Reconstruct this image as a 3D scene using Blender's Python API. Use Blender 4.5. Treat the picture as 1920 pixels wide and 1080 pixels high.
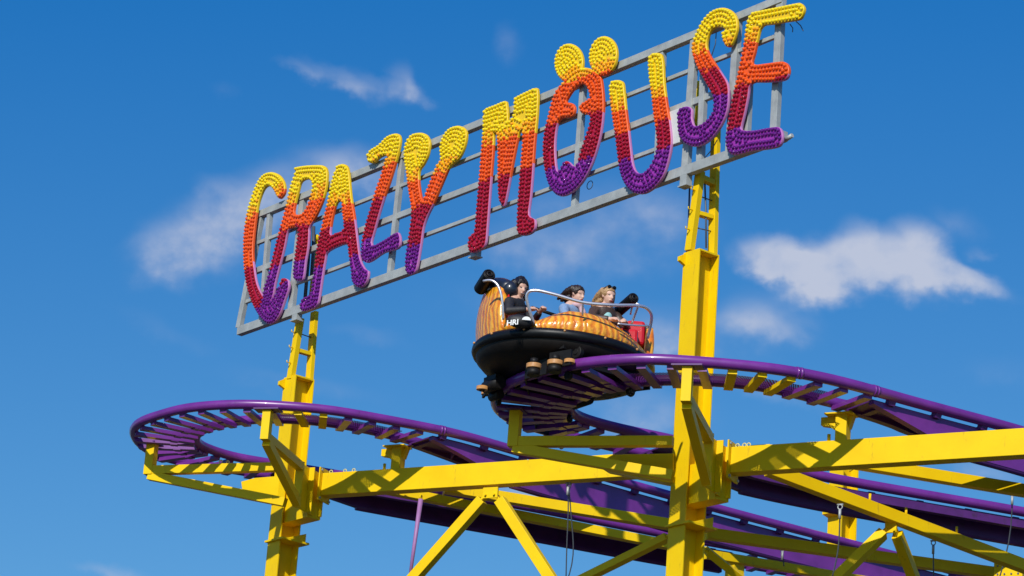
import bpy, bmesh, math, random
from mathutils import Vector, Matrix
random.seed(7)
D = bpy.data; SC = bpy.context.scene; COL = SC.collection
for o in list(D.objects): D.objects.remove(o, do_unlink=True)

# ------------------------------------------------------------------ camera
FPX = 5800.0; PITCH = math.radians(18.5); ROLL = math.radians(4.25)
EYE = Vector((0, 0, 1.6))
fw = Vector((0, math.cos(PITCH), math.sin(PITCH)))
_r0 = Vector((1, 0, 0)); _u0 = _r0.cross(fw)
_c, _s = math.cos(ROLL), math.sin(ROLL)
rt = _r0 * _c + _u0 * _s; up = -_r0 * _s + _u0 * _c
camd = D.cameras.new('camera'); cam = D.objects.new('camera', camd); COL.objects.link(cam)
camd.sensor_width = 36; camd.lens = FPX * 36 / 1920; camd.clip_end = 5000; camd.clip_start = 0.1
M = Matrix.Identity(4)
for i in range(3):
    M[i][0] = rt[i]; M[i][1] = up[i]; M[i][2] = -fw[i]; M[i][3] = EYE[i]
cam.matrix_world = M
SC.camera = cam

# ------------------------------------------------------------------ world + sun
SUN_AZ = math.radians(-109); SUN_EL = math.radians(34)
sdir = Vector((math.cos(SUN_AZ) * math.cos(SUN_EL), math.sin(SUN_AZ) * math.cos(SUN_EL), math.sin(SUN_EL)))
sl = D.lights.new('sun', 'SUN'); so = D.objects.new('sun', sl); COL.objects.link(so)
sl.energy = 4.3; sl.angle = math.radians(0.5); sl.color = (1.0, 0.96, 0.89)
so.rotation_euler = sdir.to_track_quat('Z', 'Y').to_euler(); so.location = (0, -5, 40)
SC.view_settings.view_transform = 'Standard'; SC.view_settings.look = 'None'
SC.view_settings.exposure = 0; SC.view_settings.gamma = 1

w = D.worlds.new("World"); SC.world = w; w.use_nodes = True
nt = w.node_tree; nt.nodes.clear(); N = nt.nodes.new; LK = nt.links.new
out = N('ShaderNodeOutputWorld'); bg = N('ShaderNodeBackground'); LK(bg.outputs[0], out.inputs[0])
sky = N('ShaderNodeTexSky'); sky.sky_type = 'NISHITA'; sky.sun_disc = False
sky.sun_elevation = SUN_EL; sky.sun_rotation = math.atan2(sdir.x, sdir.y)
sky.altitude = 0; sky.air_density = 1.0; sky.dust_density = 0.3; sky.ozone_density = 3.0
def mth(op, a, b=None, c=None, clamp=False):
    n = N('ShaderNodeMath'); n.operation = op; n.use_clamp = clamp
    for i, v in enumerate((a, b, c)):
        if v is None: continue
        if isinstance(v, (int, float)): n.inputs[i].default_value = v
        else: LK(v, n.inputs[i])
    return n.outputs[0]
tc = N('ShaderNodeTexCoord'); sep = N('ShaderNodeSeparateXYZ'); LK(tc.outputs['Generated'], sep.inputs[0])
az = mth('ARCTAN2', sep.outputs[0], sep.outputs[1]); el = mth('ARCSINE', sep.outputs[2])
comb = N('ShaderNodeCombineXYZ'); LK(mth('MULTIPLY', az, 44.0), comb.inputs[0]); LK(mth('MULTIPLY', el, 52.0), comb.inputs[1])
n1 = N('ShaderNodeTexNoise'); n1.inputs['Scale'].default_value = 1.0; n1.inputs['Detail'].default_value = 7; n1.inputs['Roughness'].default_value = 0.55
n1.inputs['Distortion'].default_value = 0.4
LK(comb.outputs[0], n1.inputs['Vector'])
n2 = N('ShaderNodeTexNoise'); n2.inputs['Scale'].default_value = 1.9; n2.inputs['Detail'].default_value = 6; n2.inputs['Roughness'].default_value = 0.5
LK(comb.outputs[0], n2.inputs['Vector'])
def azel(x, y):
    r = fw + rt * ((x - 960) / FPX) - up * ((y - 540) / FPX); r.normalize()
    return math.atan2(r.x, r.y), math.asin(r.z)
# cloud masses: centre and size given as sky directions (px of the photograph -> azimuth/elevation), strength
CL = [(1450, 484, 84, 42, 1.1, .0), (1545, 506, 120, 58, 1.2, .0), (1622, 462, 66, 52, .9, .0), (1722, 456, 62, 50, .9, .1), (1690, 508, 140, 54, 1.1, .05), (1800, 530, 90, 34, .65, .1), (1860, 545, 70, 22, .28, .1),
      (1530, 548, 80, 34, .5, 0), (1450, 600, 100, 60, .40, .1), (1395, 600, 70, 40, .28, 0), (1480, 630, 60, 26, .2, .1), (1800, 420, 60, 34, .25, .2), (1840, 475, 34, 14, .25, 0),
      (560, 122, 50, 12, .22, .2), (620, 145, 70, 26, .36, .3), (690, 165, 70, 28, .40, .1), (752, 155, 40, 34, .42, .3), (790, 175, 40, 18, .3, .3), (960, 78, 34, 44, .24, 0),
      (300, 480, 90, 62, .34, -.2), (380, 450, 130, 90, .46, -.3), (470, 395, 130, 80, .44, -.3), (400, 345, 46, 24, .22, 0), (580, 345, 140, 70, .42, -.2), (680, 315, 120, 50, .42, 0),
      (1120, 430, 240, 110, .36, -.1), (1060, 590, 300, 60, .18, 0), (1300, 640, 160, 70, .25, 0), (1000, 480, 160, 50, .22, 0), (1240, 390, 90, 50, .2, 0), (690, 628, 90, 22, .20, 0), (310, 620, 120, 28, .14, .2), (1200, 775, 140, 60, .42, -.1), (1440, 742, 140, 18, .26, .1),
      (1010, 930, 170, 46, .55, -.1), (1245, 640, 60, 40, .35, 0), (1850, 885, 120, 36, .36, .1), (560, 720, 180, 26, .18, 0), (215, 1078, 90, 20, .45, 0), (420, 172, 34, 18, .16, 0), (1900, 700, 120, 40, .14, 0)]
tot = None
wob = mth('MULTIPLY', mth('SUBTRACT', n1.outputs[0], 0.5), 0.016)
wob2 = mth('MULTIPLY', mth('SUBTRACT', n2.outputs[0], 0.5), 0.009)
azw = mth('ADD', az, wob); elw = mth('ADD', el, mth('ADD', wob2, mth('MULTIPLY', wob, 0.25)))
for (x, y, rx, ry, st, tilt) in CL:
    a, e = azel(x, y); dx = mth('SUBTRACT', azw, a); dy = mth('SUBTRACT', elw, e)
    dy = mth('ADD', dy, mth('MULTIPLY', dx, tilt + 0.07))
    q = mth('ADD', mth('POWER', mth('ABSOLUTE', mth('DIVIDE', dx, rx / FPX * 1.28)), 2.0), mth('POWER', mth('ABSOLUTE', mth('DIVIDE', dy, ry / FPX * 1.3)), 2.0))
    m = mth('MULTIPLY', mth('POWER', mth('SUBTRACT', 1.0, q, clamp=True), 1.6), st * 1.15)
    tot = m if tot is None else mth('ADD', tot, m)
dens = mth('MULTIPLY', tot, mth('MULTIPLY_ADD', n2.outputs[0], 2.0, 0.35))
mr = N('ShaderNodeMapRange'); mr.interpolation_type = 'SMOOTHSTEP'; mr.inputs[1].default_value = 0.0; mr.inputs[2].default_value = 1.9
LK(dens, mr.inputs[0]); 
SKY_M = (.66, .82, .68); SKY_A = (-.74, -.43, 1.6)   # clear polarised-looking blue
mx = N('ShaderNodeMix'); mx.data_type = 'RGBA'; LK(mth('MULTIPLY', mr.outputs[0], mth('MULTIPLY_ADD', n2.outputs[0], .75, .58), None, True), mx.inputs[0])
vm = N('ShaderNodeVectorMath'); vm.operation = 'MULTIPLY_ADD'; vm.inputs[1].default_value = SKY_M; vm.inputs[2].default_value = SKY_A; LK(sky.outputs[0], vm.inputs[0])
vx = N('ShaderNodeVectorMath'); vx.operation = 'MAXIMUM'; vx.inputs[1].default_value = (0.02, .02, .02); LK(vm.outputs[0], vx.inputs[0])
LK(vx.outputs[0], mx.inputs[6]); mx.inputs[7].default_value = (4.3, 4.8, 6.1, 1)
LK(mx.outputs[2], bg.inputs[0]); bg.inputs[1].default_value = 0.115

# ------------------------------------------------------------------ photogrammetry helpers (points get real distances)
def ray(x, y): return fw + rt * ((x - 960) / FPX) - up * ((y - 540) / FPX)
def PD(x, y, d): return EYE + ray(x, y) * d
def PZ(x, y, z):
    r = ray(x, y); return EYE + r * ((z - EYE.z) / r.z)
def PP(x, y, p0, n):
    r = ray(x, y); return EYE + r * ((p0 - EYE).dot(n) / r.dot(n))
def depth(p): return (p - EYE).dot(fw)
UZ = Vector((0, 0, 1))

# ------------------------------------------------------------------ materials
def mat(name, base, rough=0.5, metal=0.0, coat=0.0, var=0.0, scale=6.0, bump=0.0, spec=0.5, col2=None):
    m = D.materials.new(name); m.use_nodes = True; t = m.node_tree; b = t.nodes['Principled BSDF']
    b.inputs['Base Color'].default_value = (*base, 1); b.inputs['Roughness'].default_value = rough
    b.inputs['Metallic'].default_value = metal; b.inputs['Coat Weight'].default_value = coat
    b.inputs['Specular IOR Level'].default_value = spec
    if var or bump:
        g = t.nodes.new('ShaderNodeTexCoord'); n = t.nodes.new('ShaderNodeTexNoise')
        n.inputs['Scale'].default_value = scale; n.inputs['Detail'].default_value = 6; n.inputs['Roughness'].default_value = .65
        t.links.new(g.outputs['Object'], n.inputs['Vector'])
        if var:
            r = t.nodes.new('ShaderNodeValToRGB'); r.color_ramp.elements[0].position = .32; r.color_ramp.elements[1].position = .68
            c2 = col2 or tuple(c * (1 - var) for c in base)
            r.color_ramp.elements[0].color = (*c2, 1); r.color_ramp.elements[1].color = (*base, 1)
            t.links.new(n.outputs[0], r.inputs[0]); t.links.new(r.outputs[0], b.inputs['Base Color'])
            ma = t.nodes.new('ShaderNodeMath'); ma.operation = 'MULTIPLY_ADD'; ma.inputs[1].default_value = .18; ma.inputs[2].default_value = rough - .09
            t.links.new(n.outputs[0], ma.inputs[0]); t.links.new(ma.outputs[0], b.inputs['Roughness'])
        if bump:
            bp = t.nodes.new('ShaderNodeBump'); bp.inputs['Strength'].default_value = bump; bp.inputs['Distance'].default_value = .02
            t.links.new(n.outputs[0], bp.inputs['Height']); t.links.new(bp.outputs[0], b.inputs['Normal'])
    return m
YEL = mat('yellow_paint', (.86, .58, .001), .5, var=.10, scale=1.7, bump=.05, spec=.2, col2=(.80, .51, .001))
def grime(m, col, lo, hi, sc):
    t = m.node_tree; b = t.nodes['Principled BSDF']; g = t.nodes.new('ShaderNodeTexCoord'); mp = t.nodes.new('ShaderNodeMapping'); mp.inputs['Scale'].default_value = sc
    n = t.nodes.new('ShaderNodeTexNoise'); n.inputs['Scale'].default_value = 1; n.inputs['Detail'].default_value = 8; n.inputs['Roughness'].default_value = .7
    t.links.new(g.outputs['Object'], mp.inputs[0]); t.links.new(mp.outputs[0], n.inputs['Vector'])
    r = t.nodes.new('ShaderNodeMapRange'); r.inputs[1].default_value = lo; r.inputs[2].default_value = hi; r.inputs[4].default_value = .75; t.links.new(n.outputs[0], r.inputs[0])
    x = t.nodes.new('ShaderNodeMix'); x.data_type = 'RGBA'; l = b.inputs['Base Color'].links[0].from_socket
    t.links.new(r.outputs[0], x.inputs[0]); t.links.new(l, x.inputs[6]); x.inputs[7].default_value = (*col, 1); t.links.new(x.outputs[2], b.inputs['Base Color'])
grime(YEL, (.30, .17, .03), .60, .80, (14, 14, 3.5))
PUR = mat('purple_paint', (.185, .030, .275), .33, coat=.25, var=.3, scale=2.2, bump=.04)
PUD = mat('purple_paint_shaded', (.10, .018, .17), .5, var=.35, scale=2.0, bump=.05)  # track purple with the shade on panels and undersides darkened into its colour
LIL = mat('faded_lilac_paint', (.40, .18, .42), .5, var=.3, scale=3)
GAL = mat('galvanised_steel', (.46, .48, .46), .55, metal=.25, var=.28, scale=5, bump=.08)
BLK = mat('black_rubber', (.006, .007, .009), .42, spec=.28, var=.3, scale=8, bump=.05)
GRM = mat('greasy_black_steel', (.010, .008, .007), .55, spec=.3, var=.5, scale=9, bump=.15)
CHR = mat('brushed_chrome', (.78, .76, .78), .32, metal=.75)
BRZ = mat('amber_polyurethane', (.62, .30, .10), .4, var=.3, scale=20)
REDM = mat('red_vinyl', (.55, .006, .012), .35, coat=.3)
NAV = mat('navy_padding', (.012, .018, .032), .4, coat=.2, bump=.2, scale=7)
WHT = mat('white_plastic', (.75, .75, .74), .4)
CAB = mat('steel_cable', (.10, .11, .13), .5, metal=.4)
BY = mat('yellow_bulb_cap', (.86, .66, .006), .18, coat=.6)
BA = mat('amber_bulb_cap', (.88, .36, .006), .18, coat=.6)
BO = mat('orange_bulb_cap', (.80, .10, .006), .18, coat=.6)
BR = mat('crimson_bulb_cap', (.34, .006, .022), .18, coat=.6)
BP = mat('purple_bulb_cap', (.125, .008, .19), .18, coat=.6)
FY = mat('yellow_sign_face', (.80, .52, .006), .4); FO = mat('orange_sign_face', (.78, .10, .01), .4)
FR = mat('crimson_sign_face', (.40, .008, .04), .4); FP = mat('magenta_sign_face', (.30, .03, .34), .4)
RIM = mat('pink_sign_edge', (.56, .22, .46), .35)
# basket-like glossy orange shell with wavy brown streaks
def basket():
    m = D.materials.new('glossy_basket_shell'); m.use_nodes = True; t = m.node_tree; b = t.nodes['Principled BSDF']
    g = t.nodes.new('ShaderNodeUVMap')
    mp = t.nodes.new('ShaderNodeMapping'); mp.inputs['Scale'].default_value = (1, 1, 1); t.links.new(g.outputs[0], mp.inputs[0])
    wv = t.nodes.new('ShaderNodeTexWave'); wv.wave_type = 'BANDS'; wv.bands_direction = 'X'
    wv.inputs['Scale'].default_value = 6.5; wv.inputs['Distortion'].default_value = 7; wv.inputs['Detail'].default_value = 3; wv.inputs['Detail Scale'].default_value = 1.6
    t.links.new(mp.outputs[0], wv.inputs['Vector'])
    mp2 = t.nodes.new('ShaderNodeMapping'); mp2.inputs['Scale'].default_value = (1, .25, 1); t.links.new(g.outputs[0], mp2.inputs[0])
    nz = t.nodes.new('ShaderNodeTexNoise'); nz.inputs['Scale'].default_value = 40; nz.inputs['Detail'].default_value = 5; t.links.new(mp2.outputs[0], nz.inputs['Vector'])
    r = t.nodes.new('ShaderNodeValToRGB'); e = r.color_ramp.elements
    e[0].position = 0.10; e[0].color = (.20, .035, .004, 1); e[1].position = .85; e[1].color = (.86, .40, .025, 1)
    k = e.new(.38); k.color = (.66, .17, .008, 1)
    mm = t.nodes.new('ShaderNodeMath'); mm.operation = 'MULTIPLY_ADD'; mm.inputs[1].default_value = .5
    sb = t.nodes.new('ShaderNodeMath'); sb.operation = 'MULTIPLY'; sb.inputs[1].default_value = .75
    t.links.new(nz.outputs[0], sb.inputs[0]); t.links.new(wv.outputs['Fac'], mm.inputs[0]); t.links.new(sb.outputs[0], mm.inputs[2])
    t.links.new(mm.outputs[0], r.inputs[0]); t.links.new(r.outputs[0], b.inputs['Base Color'])
    bp = t.nodes.new('ShaderNodeBump'); bp.inputs['Strength'].default_value = .6; bp.inputs['Distance'].default_value = .012
    t.links.new(wv.outputs['Fac'], bp.inputs['Height']); t.links.new(bp.outputs[0], b.inputs['Normal'])
    b.inputs['Roughness'].default_value = .28; b.inputs['Coat Weight'].default_value = .5
    return m
grime(PUR, (.05, .02, .06), .62, .8, (9, 9, 9)); grime(PUD, (.03, .015, .03), .55, .75, (7, 7, 7)); grime(GAL, (.22, .20, .17), .60, .8, (8, 8, 3))
BSK = basket()
def grating():
    m = D.materials.new('purple_expanded_mesh'); m.use_nodes = True; t = m.node_tree; b = t.nodes['Principled BSDF']
    b.inputs['Base Color'].default_value = (.16, .04, .26, 1)
    g = t.nodes.new('ShaderNodeUVMap'); ck = t.nodes.new('ShaderNodeTexBrick')
    ck.inputs['Scale'].default_value = 1; ck.inputs['Mortar Size'].default_value = .28; ck.inputs['Mortar Smooth'].default_value = 0
    ck.inputs['Brick Width'].default_value = 1.0; ck.inputs['Row Height'].default_value = 1.0
    t.links.new(g.outputs[0], ck.inputs['Vector']); t.links.new(ck.outputs['Fac'], b.inputs['Alpha'])
    return m
GRT = grating()

# ------------------------------------------------------------------ object helpers
def prop(o, label=None, cat=None, group=None, kind=None):
    if label: o['label'] = label
    if cat: o['category'] = cat
    if group: o['group'] = group
    if kind: o['kind'] = kind
    return o
def thing(name, loc, label, cat, group=None):
    o = D.objects.new(name, None); COL.objects.link(o); o.location = loc; o.empty_display_size = .2
    return prop(o, label, cat, group)
def obj(name, bm, m, parent=None, smooth=False, bevel=0.0):
    """bm is in world coordinates; parent offset (pure translation) is removed"""
    me = D.meshes.new(name)
    bmesh.ops.recalc_face_normals(bm, faces=bm.faces)
    off = Vector((0, 0, 0)); p = parent
    while p is not None: off += p.location; p = p.parent
    # put the origin at the mesh centre
    cen = sum((v.co for v in bm.verts), Vector()) / max(1, len(bm.verts))
    for v in bm.verts: v.co -= cen
    bm.to_mesh(me); bm.free()
    ms = m if isinstance(m, (list, tuple)) else [m]
    for q in ms: me.materials.append(q)
    if smooth:
        for p in me.polygons: p.use_smooth = True
    o = D.objects.new(name, me); COL.objects.link(o); o.location = cen - off
    if parent: o.parent = parent
    if bevel:
        b = o.modifiers.new('bevel', 'BEVEL'); b.width = bevel; b.segments = 2; b.limit_method = 'ANGLE'
    return o
def NB(): return bmesh.new()
def box(bm, c, x, y, z, sx, sy, sz, mi=0):
    """box with centre c, unit axes x,y,z, full sizes"""
    vs = []
    for i in (-1, 1):
        for j in (-1, 1):
            for k in (-1, 1): vs.append(bm.verts.new(c + x * (i * sx / 2) + y * (j * sy / 2) + z * (k * sz / 2)))
    for f in ((0, 1, 3, 2), (4, 6, 7, 5), (0, 4, 5, 1), (2, 3, 7, 6), (0, 2, 6, 4), (1, 5, 7, 3)):
        q = bm.faces.new([vs[i] for i in f]); q.material_index = mi
def bar(bm, a, b, w, h, upv=UZ, mi=0):
    """box section member from a to b, w across, h in the 'up' sense"""
    e = (b - a); L = e.length; e = e / L; s = e.cross(upv).normalized(); u = s.cross(e)
    box(bm, (a + b) / 2, e, s, u, L, w, h, mi)
def ibar(bm, a, b, w, h, t=.016):
    """I-section member"""
    e = (b - a); L = e.length; e = e / L; s = e.cross(UZ).normalized(); u = s.cross(e); c = (a + b) / 2
    box(bm, c, e, s, u, L, t, h - 2 * t); box(bm, c + u * (h / 2 - t / 2), e, s, u, L, w, t); box(bm, c - u * (h / 2 - t / 2), e, s, u, L, w, t)
def tube(bm, pts, r, n=12, cap=True, mi=0, r2=None):
    P = [Vector(p) for p in pts]; rings = []
    ref = None
    for i, p in enumerate(P):
        d = (P[min(i + 1, len(P) - 1)] - P[max(i - 1, 0)]).normalized()
        if ref is None: ref = d.orthogonal().normalized() if abs(d.z) > .9 else UZ.copy()
        a = (ref - d * ref.dot(d)).normalized(); b = d.cross(a); ref = a
        rr = r if r2 is None else r + (r2 - r) * i / (len(P) - 1)
        rings.append([bm.verts.new(p + (a * math.cos(2 * math.pi * k / n) + b * math.sin(2 * math.pi * k / n)) * rr) for k in range(n)])
    for i in range(len(rings) - 1):
        for k in range(n):
            f = bm.faces.new((rings[i][k], rings[i][(k + 1) % n], rings[i + 1][(k + 1) % n], rings[i + 1][k])); f.smooth = True; f.material_index = mi
    if cap:
        for rg in (rings[0], rings[-1]):
            f = bm.faces.new(rg); f.material_index = mi
def ringt(bm, c, axis, R, r, n=16, m=8):
    axis = axis.normalized(); a = axis.orthogonal().normalized(); b = axis.cross(a)
    g = []
    for i in range(n):
        t = 2 * math.pi * i / n; d = a * math.cos(t) + b * math.sin(t)
        g.append([bm.verts.new(c + d * (R + r * math.cos(2 * math.pi * k / m)) + axis * (r * math.sin(2 * math.pi * k / m))) for k in range(m)])
    for i in range(n):
        for k in range(m):
            f = bm.faces.new((g[i][k], g[(i + 1) % n][k], g[(i + 1) % n][(k + 1) % m], g[i][(k + 1) % m])); f.smooth = True
def ball(bm, c, r, sx=1, sy=1, sz=1, seg=16, mi=0):
    res = bmesh.ops.create_uvsphere(bm, u_segments=seg, v_segments=seg // 2, radius=r)
    for v in res['verts']:
        v.co = Vector((v.co.x * sx, v.co.y * sy, v.co.z * sz)) + c
        for f in v.link_faces: f.smooth = True; f.material_index = mi
def prism(bm, pts, ext, mi=0):
    """polygon pts (3D, planar) extruded by vector ext"""
    a = [bm.verts.new(p) for p in pts]; b = [bm.verts.new(p + ext) for p in pts]; n = len(pts)
    f = bm.faces.new(a); f.material_index = mi; f = bm.faces.new(list(reversed(b))); f.material_index = mi
    for i in range(n):
        f = bm.faces.new((a[i], b[i], b[(i + 1) % n], a[(i + 1) % n])); f.material_index = mi
def catmull(P, step=.12):
    out = []
    for i in range(len(P) - 1):
        p0 = P[max(i - 1, 0)]; p1 = P[i]; p2 = P[i + 1]; p3 = P[min(i + 2, len(P) - 1)]
        # centripetal parameterisation
        t0 = 0; t1 = t0 + max((p1 - p0).length, 1e-4) ** .5; t2 = t1 + max((p2 - p1).length, 1e-4) ** .5; t3 = t2 + max((p3 - p2).length, 1e-4) ** .5
        n = max(2, int((p2 - p1).length / step))
        for k in range(n):
            t = t1 + (t2 - t1) * k / n
            if i == 0: A1 = p1
            else: A1 = p0 * ((t1 - t) / (t1 - t0)) + p1 * ((t - t0) / (t1 - t0))
            A2 = p1 * ((t2 - t) / (t2 - t1)) + p2 * ((t - t1) / (t2 - t1))
            if i == len(P) - 2: A3 = p2
            else: A3 = p2 * ((t3 - t) / (t3 - t2)) + p3 * ((t - t2) / (t3 - t2))
            if i == 0: B1 = A2
            else: B1 = A1 * ((t2 - t) / (t2 - t0)) + A2 * ((t - t0) / (t2 - t0))
            if i == len(P) - 2: B2 = A2
            else: B2 = A2 * ((t3 - t) / (t3 - t1)) + A3 * ((t - t1) / (t3 - t1))
            out.append(B1 * ((t2 - t) / (t2 - t1)) + B2 * ((t - t1) / (t2 - t1)))
    out.append(P[-1]); return out
def smooth(P, it=3):
    for _ in range(it):
        P = [P[0]] + [(P[i - 1] + P[i] * 2 + P[i + 1]) / 4 for i in range(1, len(P) - 1)] + [P[-1]]
    return P
def resample(P, s):
    out = [P[0]]; acc = 0
    for i in range(1, len(P)):
        d = (P[i] - P[i - 1]).length
        while acc + d >= s:
            k = (s - acc) / d; q = P[i - 1].lerp(P[i], k); out.append(q)
            P = P[:i - 1] + [q] + P[i:]; d = (P[i] - P[i - 1]).length; acc = 0
        acc += d
    return out
def bolt(bm, p, n, r=.014, h=.012):
    a = n.orthogonal().normalized(); b = n.cross(a)
    prism(bm, [p + (a * math.cos(k * math.pi / 3) + b * math.sin(k * math.pi / 3)) * r for k in range(6)], n * h)

# ------------------------------------------------------------------ ground (below the frame)
bm = NB(); box(bm, Vector((0, 0, -.05)), Vector((1, 0, 0)), Vector((0, 1, 0)), UZ, 3000, 3000, .1)
g = obj('ground', bm, mat('worn_tarmac', (.045, .045, .045), .9, var=.4, scale=.4, col2=(.03, .03, .03))); prop(g, kind='structure')

# ------------------------------------------------------------------ directions
CR = PD(1298, 800, 40); CLm = PD(542, 910, 46.88)
tS = Vector((CR.x - CLm.x, CR.y - CLm.y, 0)).normalized()      # along the sign, to the right (towards the camera)
mS = Vector((-tS.y, tS.x, 0))                                   # away from the sign front, to the right/back
nS = -mS                                                        # the sign's front
bD = Vector((math.cos(math.radians(-28)), math.sin(math.radians(-28)), 0))   # cross beams
bN = Vector((-bD.y, bD.x, 0))                                   # away from camera
if mS.x < 0: mS = -mS; nS = -mS

# ------------------------------------------------------------------ tall H columns
def hcol(bm, c, z0, z1, b, d, t=.02):
    """list of plates: front flange, rear flange, web -- returned as separate bmeshes by caller"""
def column(C, z1, tag, label, px):
    root = thing('support_column', Vector((C.x, C.y, 0)), label, 'column', 'tall yellow columns holding the sign')
    b = .31; d = .36; t = .022
    for s in (-1, 1):
        bm = NB(); cc = Vector((C.x, C.y, z1 / 2)) + mS * (s * (d / 2 - t / 2))
        box(bm, cc, tS, mS, UZ, b, t, z1); obj('flange', bm, YEL, root, bevel=.003)
    bm = NB(); box(bm, Vector((C.x, C.y, z1 / 2 - .01)), tS, mS, UZ, .016, d - 2 * t, z1 - .02); obj('web', bm, YEL, root)
    # cap plate + hammer head bracket on the front flange
    bm = NB(); box(bm, Vector((C.x, C.y, z1 - .012)) + tS * (b / 4 + .004), tS, mS, UZ, b / 2 - .012, d - 2 * t - .002, .024)
    box(bm, Vector((C.x, C.y, z1 - .012)) - tS * (b / 4 + .004), tS, mS, UZ, b / 2 - .012, d - 2 * t - .002, .024); obj('cap_plate', bm, YEL, root)
    f0 = Vector((C.x, C.y, z1 - .08)) - mS * (d / 2)
    bm = NB(); prism(bm, [f0 - tS * .155 + UZ * .06, f0 - tS * .155 - UZ * .10, f0 - tS * .155 - mS * .10 - UZ * .06, f0 - tS * .155 - mS * .10 + UZ * .0], tS * .05)
    obj('lug', bm, YEL, root)
    # upper frame: two posts, rungs
    pf = Vector((C.x, C.y, 0)) - mS * (d / 2 - .03); pr = Vector((C.x, C.y, 0)) + mS * (d / 2 - .03)
    (fa, fb), (ra, rb) = px['front'], px['rear']
    A = PP(*fa, pf, nS); B = PP(*fb, pf, nS); Rr = PP(*ra, pr, nS); S = PP(*rb, pr, nS)
    bm = NB(); bar(bm, A, B, .085, .115, upv=tS); obj('upper_post', bm, YEL, root, bevel=.004)
    bm = NB(); bar(bm, Rr, S, .07, .125, upv=tS); obj('upper_post', bm, YEL, root, bevel=.004)
    for k, th, hh in px['rungs']:
        za = A.z + (B.z - A.z) * k
        a = A.lerp(B, k); c = Rr.lerp(S, (za - Rr.z) / (S.z - Rr.z))
        e = (c - a).normalized(); a2 = a + e * .045; c2 = c - e * .037
        bm = NB()
        if hh < 0.03: tube(bm, [a2, c2], hh / 2, 8)
        else: bar(bm, a2, c2, .10, hh)
        obj('rung', bm, YEL if hh > .03 else CAB, root)
    # climbing pegs on the front post
    for k in (.25, .5, .75, .95):
        a = A.lerp(B, k) - mS * .03
        bm = NB(); tube(bm, [a, a - mS * .09, a - mS * .09 + UZ * .03], .008, 6); obj('step_peg', bm, YEL, root)
    return root
cR = column(CR, 15.13, 'R', 'tall yellow steel column right of the coaster car, ladder top behind the letters S and E',
            dict(front=((1293, 470), (1313, 322)), rear=((1336, 480), (1343, 215)), rungs=[(.48, 0, .055), (.93, 0, .07), (.3, 0, .018), (.70, 0, .018)]))
cL = column(CLm, 15.10, 'L', 'tall yellow steel column at left, ladder top under the letter A, foot cut by lower frame edge',
            dict(front=((545, 711), (563, 597)), rear=((580, 716), (590, 585)), rungs=[(.48, 0, .055), (.45, 0, .018), (.76, 0, .018), (.05, 0, .018)]))

# bits behind the sign at the right column: yellow rod with ball ends, dark cables
root = cR
q = PP(1308, 160, CR + mS * .1, nS); q2 = PP(1306, 236, CR + mS * .1, nS); q3 = PP(1340, 300, CR + mS * .17, nS)
bm = NB(); tube(bm, [q, q2], .03, 10); ball(bm, q, .065); ball(bm, q2, .06); bar(bm, q2, Vector((q2.x, q2.y, q2.z)) + mS * .25 - UZ * .12, .05, .05)
obj('tie_rod', bm, YEL, root)
for (a, b_) in (((1293, 352), (1287, 478)), ((1321, 330), (1324, 465))):
    bm = NB(); A = PP(*a, CR, nS); B = PP(*b_, CR, nS); tube(bm, [A, A.lerp(B, .5) + mS * .01, B], .012, 8); obj('power_cable', bm, CAB, root)

# the same hardware behind the sign at the left column
q = PP(593, 447, CLm + mS * .1, nS); q2 = PP(590, 488, CLm + mS * .1, nS); q3 = PP(583, 560, CLm + mS * .17, nS)
bm = NB(); tube(bm, [q, q2, q3], .035, 10); ball(bm, q, .065); ball(bm, q2, .06); obj('tie_rod', bm, YEL, cL)
for (a, b_) in (((581, 420), (572, 560)), ((588, 425), (584, 520))):
    bm = NB(); A = PP(*a, CLm, nS); B = PP(*b_, CLm, nS); tube(bm, [A, A.lerp(B, .5) + tS * .02, B], .028, 8); obj('power_cable', bm, CAB, cL)

# ------------------------------------------------------------------ the sign
S0 = Vector((CR.x, CR.y, 0)) - mS * .30
def SP(x, y, off=0.0): return PP(x, y, S0 + nS * off, nS)
def botc(x): return 631 - .3585 * (x - 448) - 9
def topc(x): return 404 - .4125 * (x - 486)
sg = thing('ride_sign', SP(960, 300), 'long grey steel lattice sign spelling CRAZY MOUSE in bulb covered yellow to purple letters', 'sign')
def frail(x0, x1, k, h, dth, name='frame_rail', zoff=0.0):
    ya = topc(x0) + (botc(x0) - topc(x0)) * k; yb = topc(x1) + (botc(x1) - topc(x1)) * k
    bm = NB(); bar(bm, SP(x0, ya, zoff), SP(x1, yb, zoff), dth, h); return obj(name, bm, GAL, sg, bevel=.004)
UPR = [(447, 491, .11), (490, 507, .075), (546, 569, .12), (731, 755, .085), (1077, 1095, .085), (1232, 1243, .085), (1286, 1304, .12), (1313, 1324, .1), (1368, 1384, .11), (1399, 1411, .09), (1452, 1465, .12)]
frail(449, 1472, 1.0, .135, .10)
frail(489, 1470, 0.0, .11, .10)
frail(468, 1460, .5, .095, .06, zoff=-.012)
frail(478, 1290, .25, .055, .05, zoff=-.014)
frail(458, 1290, .75, .055, .05, zoff=-.014)
frail(1290, 1460, .25, .055, .05, zoff=-.014)
for (xb, xt, wd) in UPR:
    a = SP(xb, botc(xb), -.003); b = SP(xt, topc(xt), -.003); e = (b - a).normalized()
    bm = NB(); bar(bm, a + e * .065, b - e * .052, .075, wd, upv=tS); obj('frame_upright', bm, GAL, sg, bevel=.003)
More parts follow.
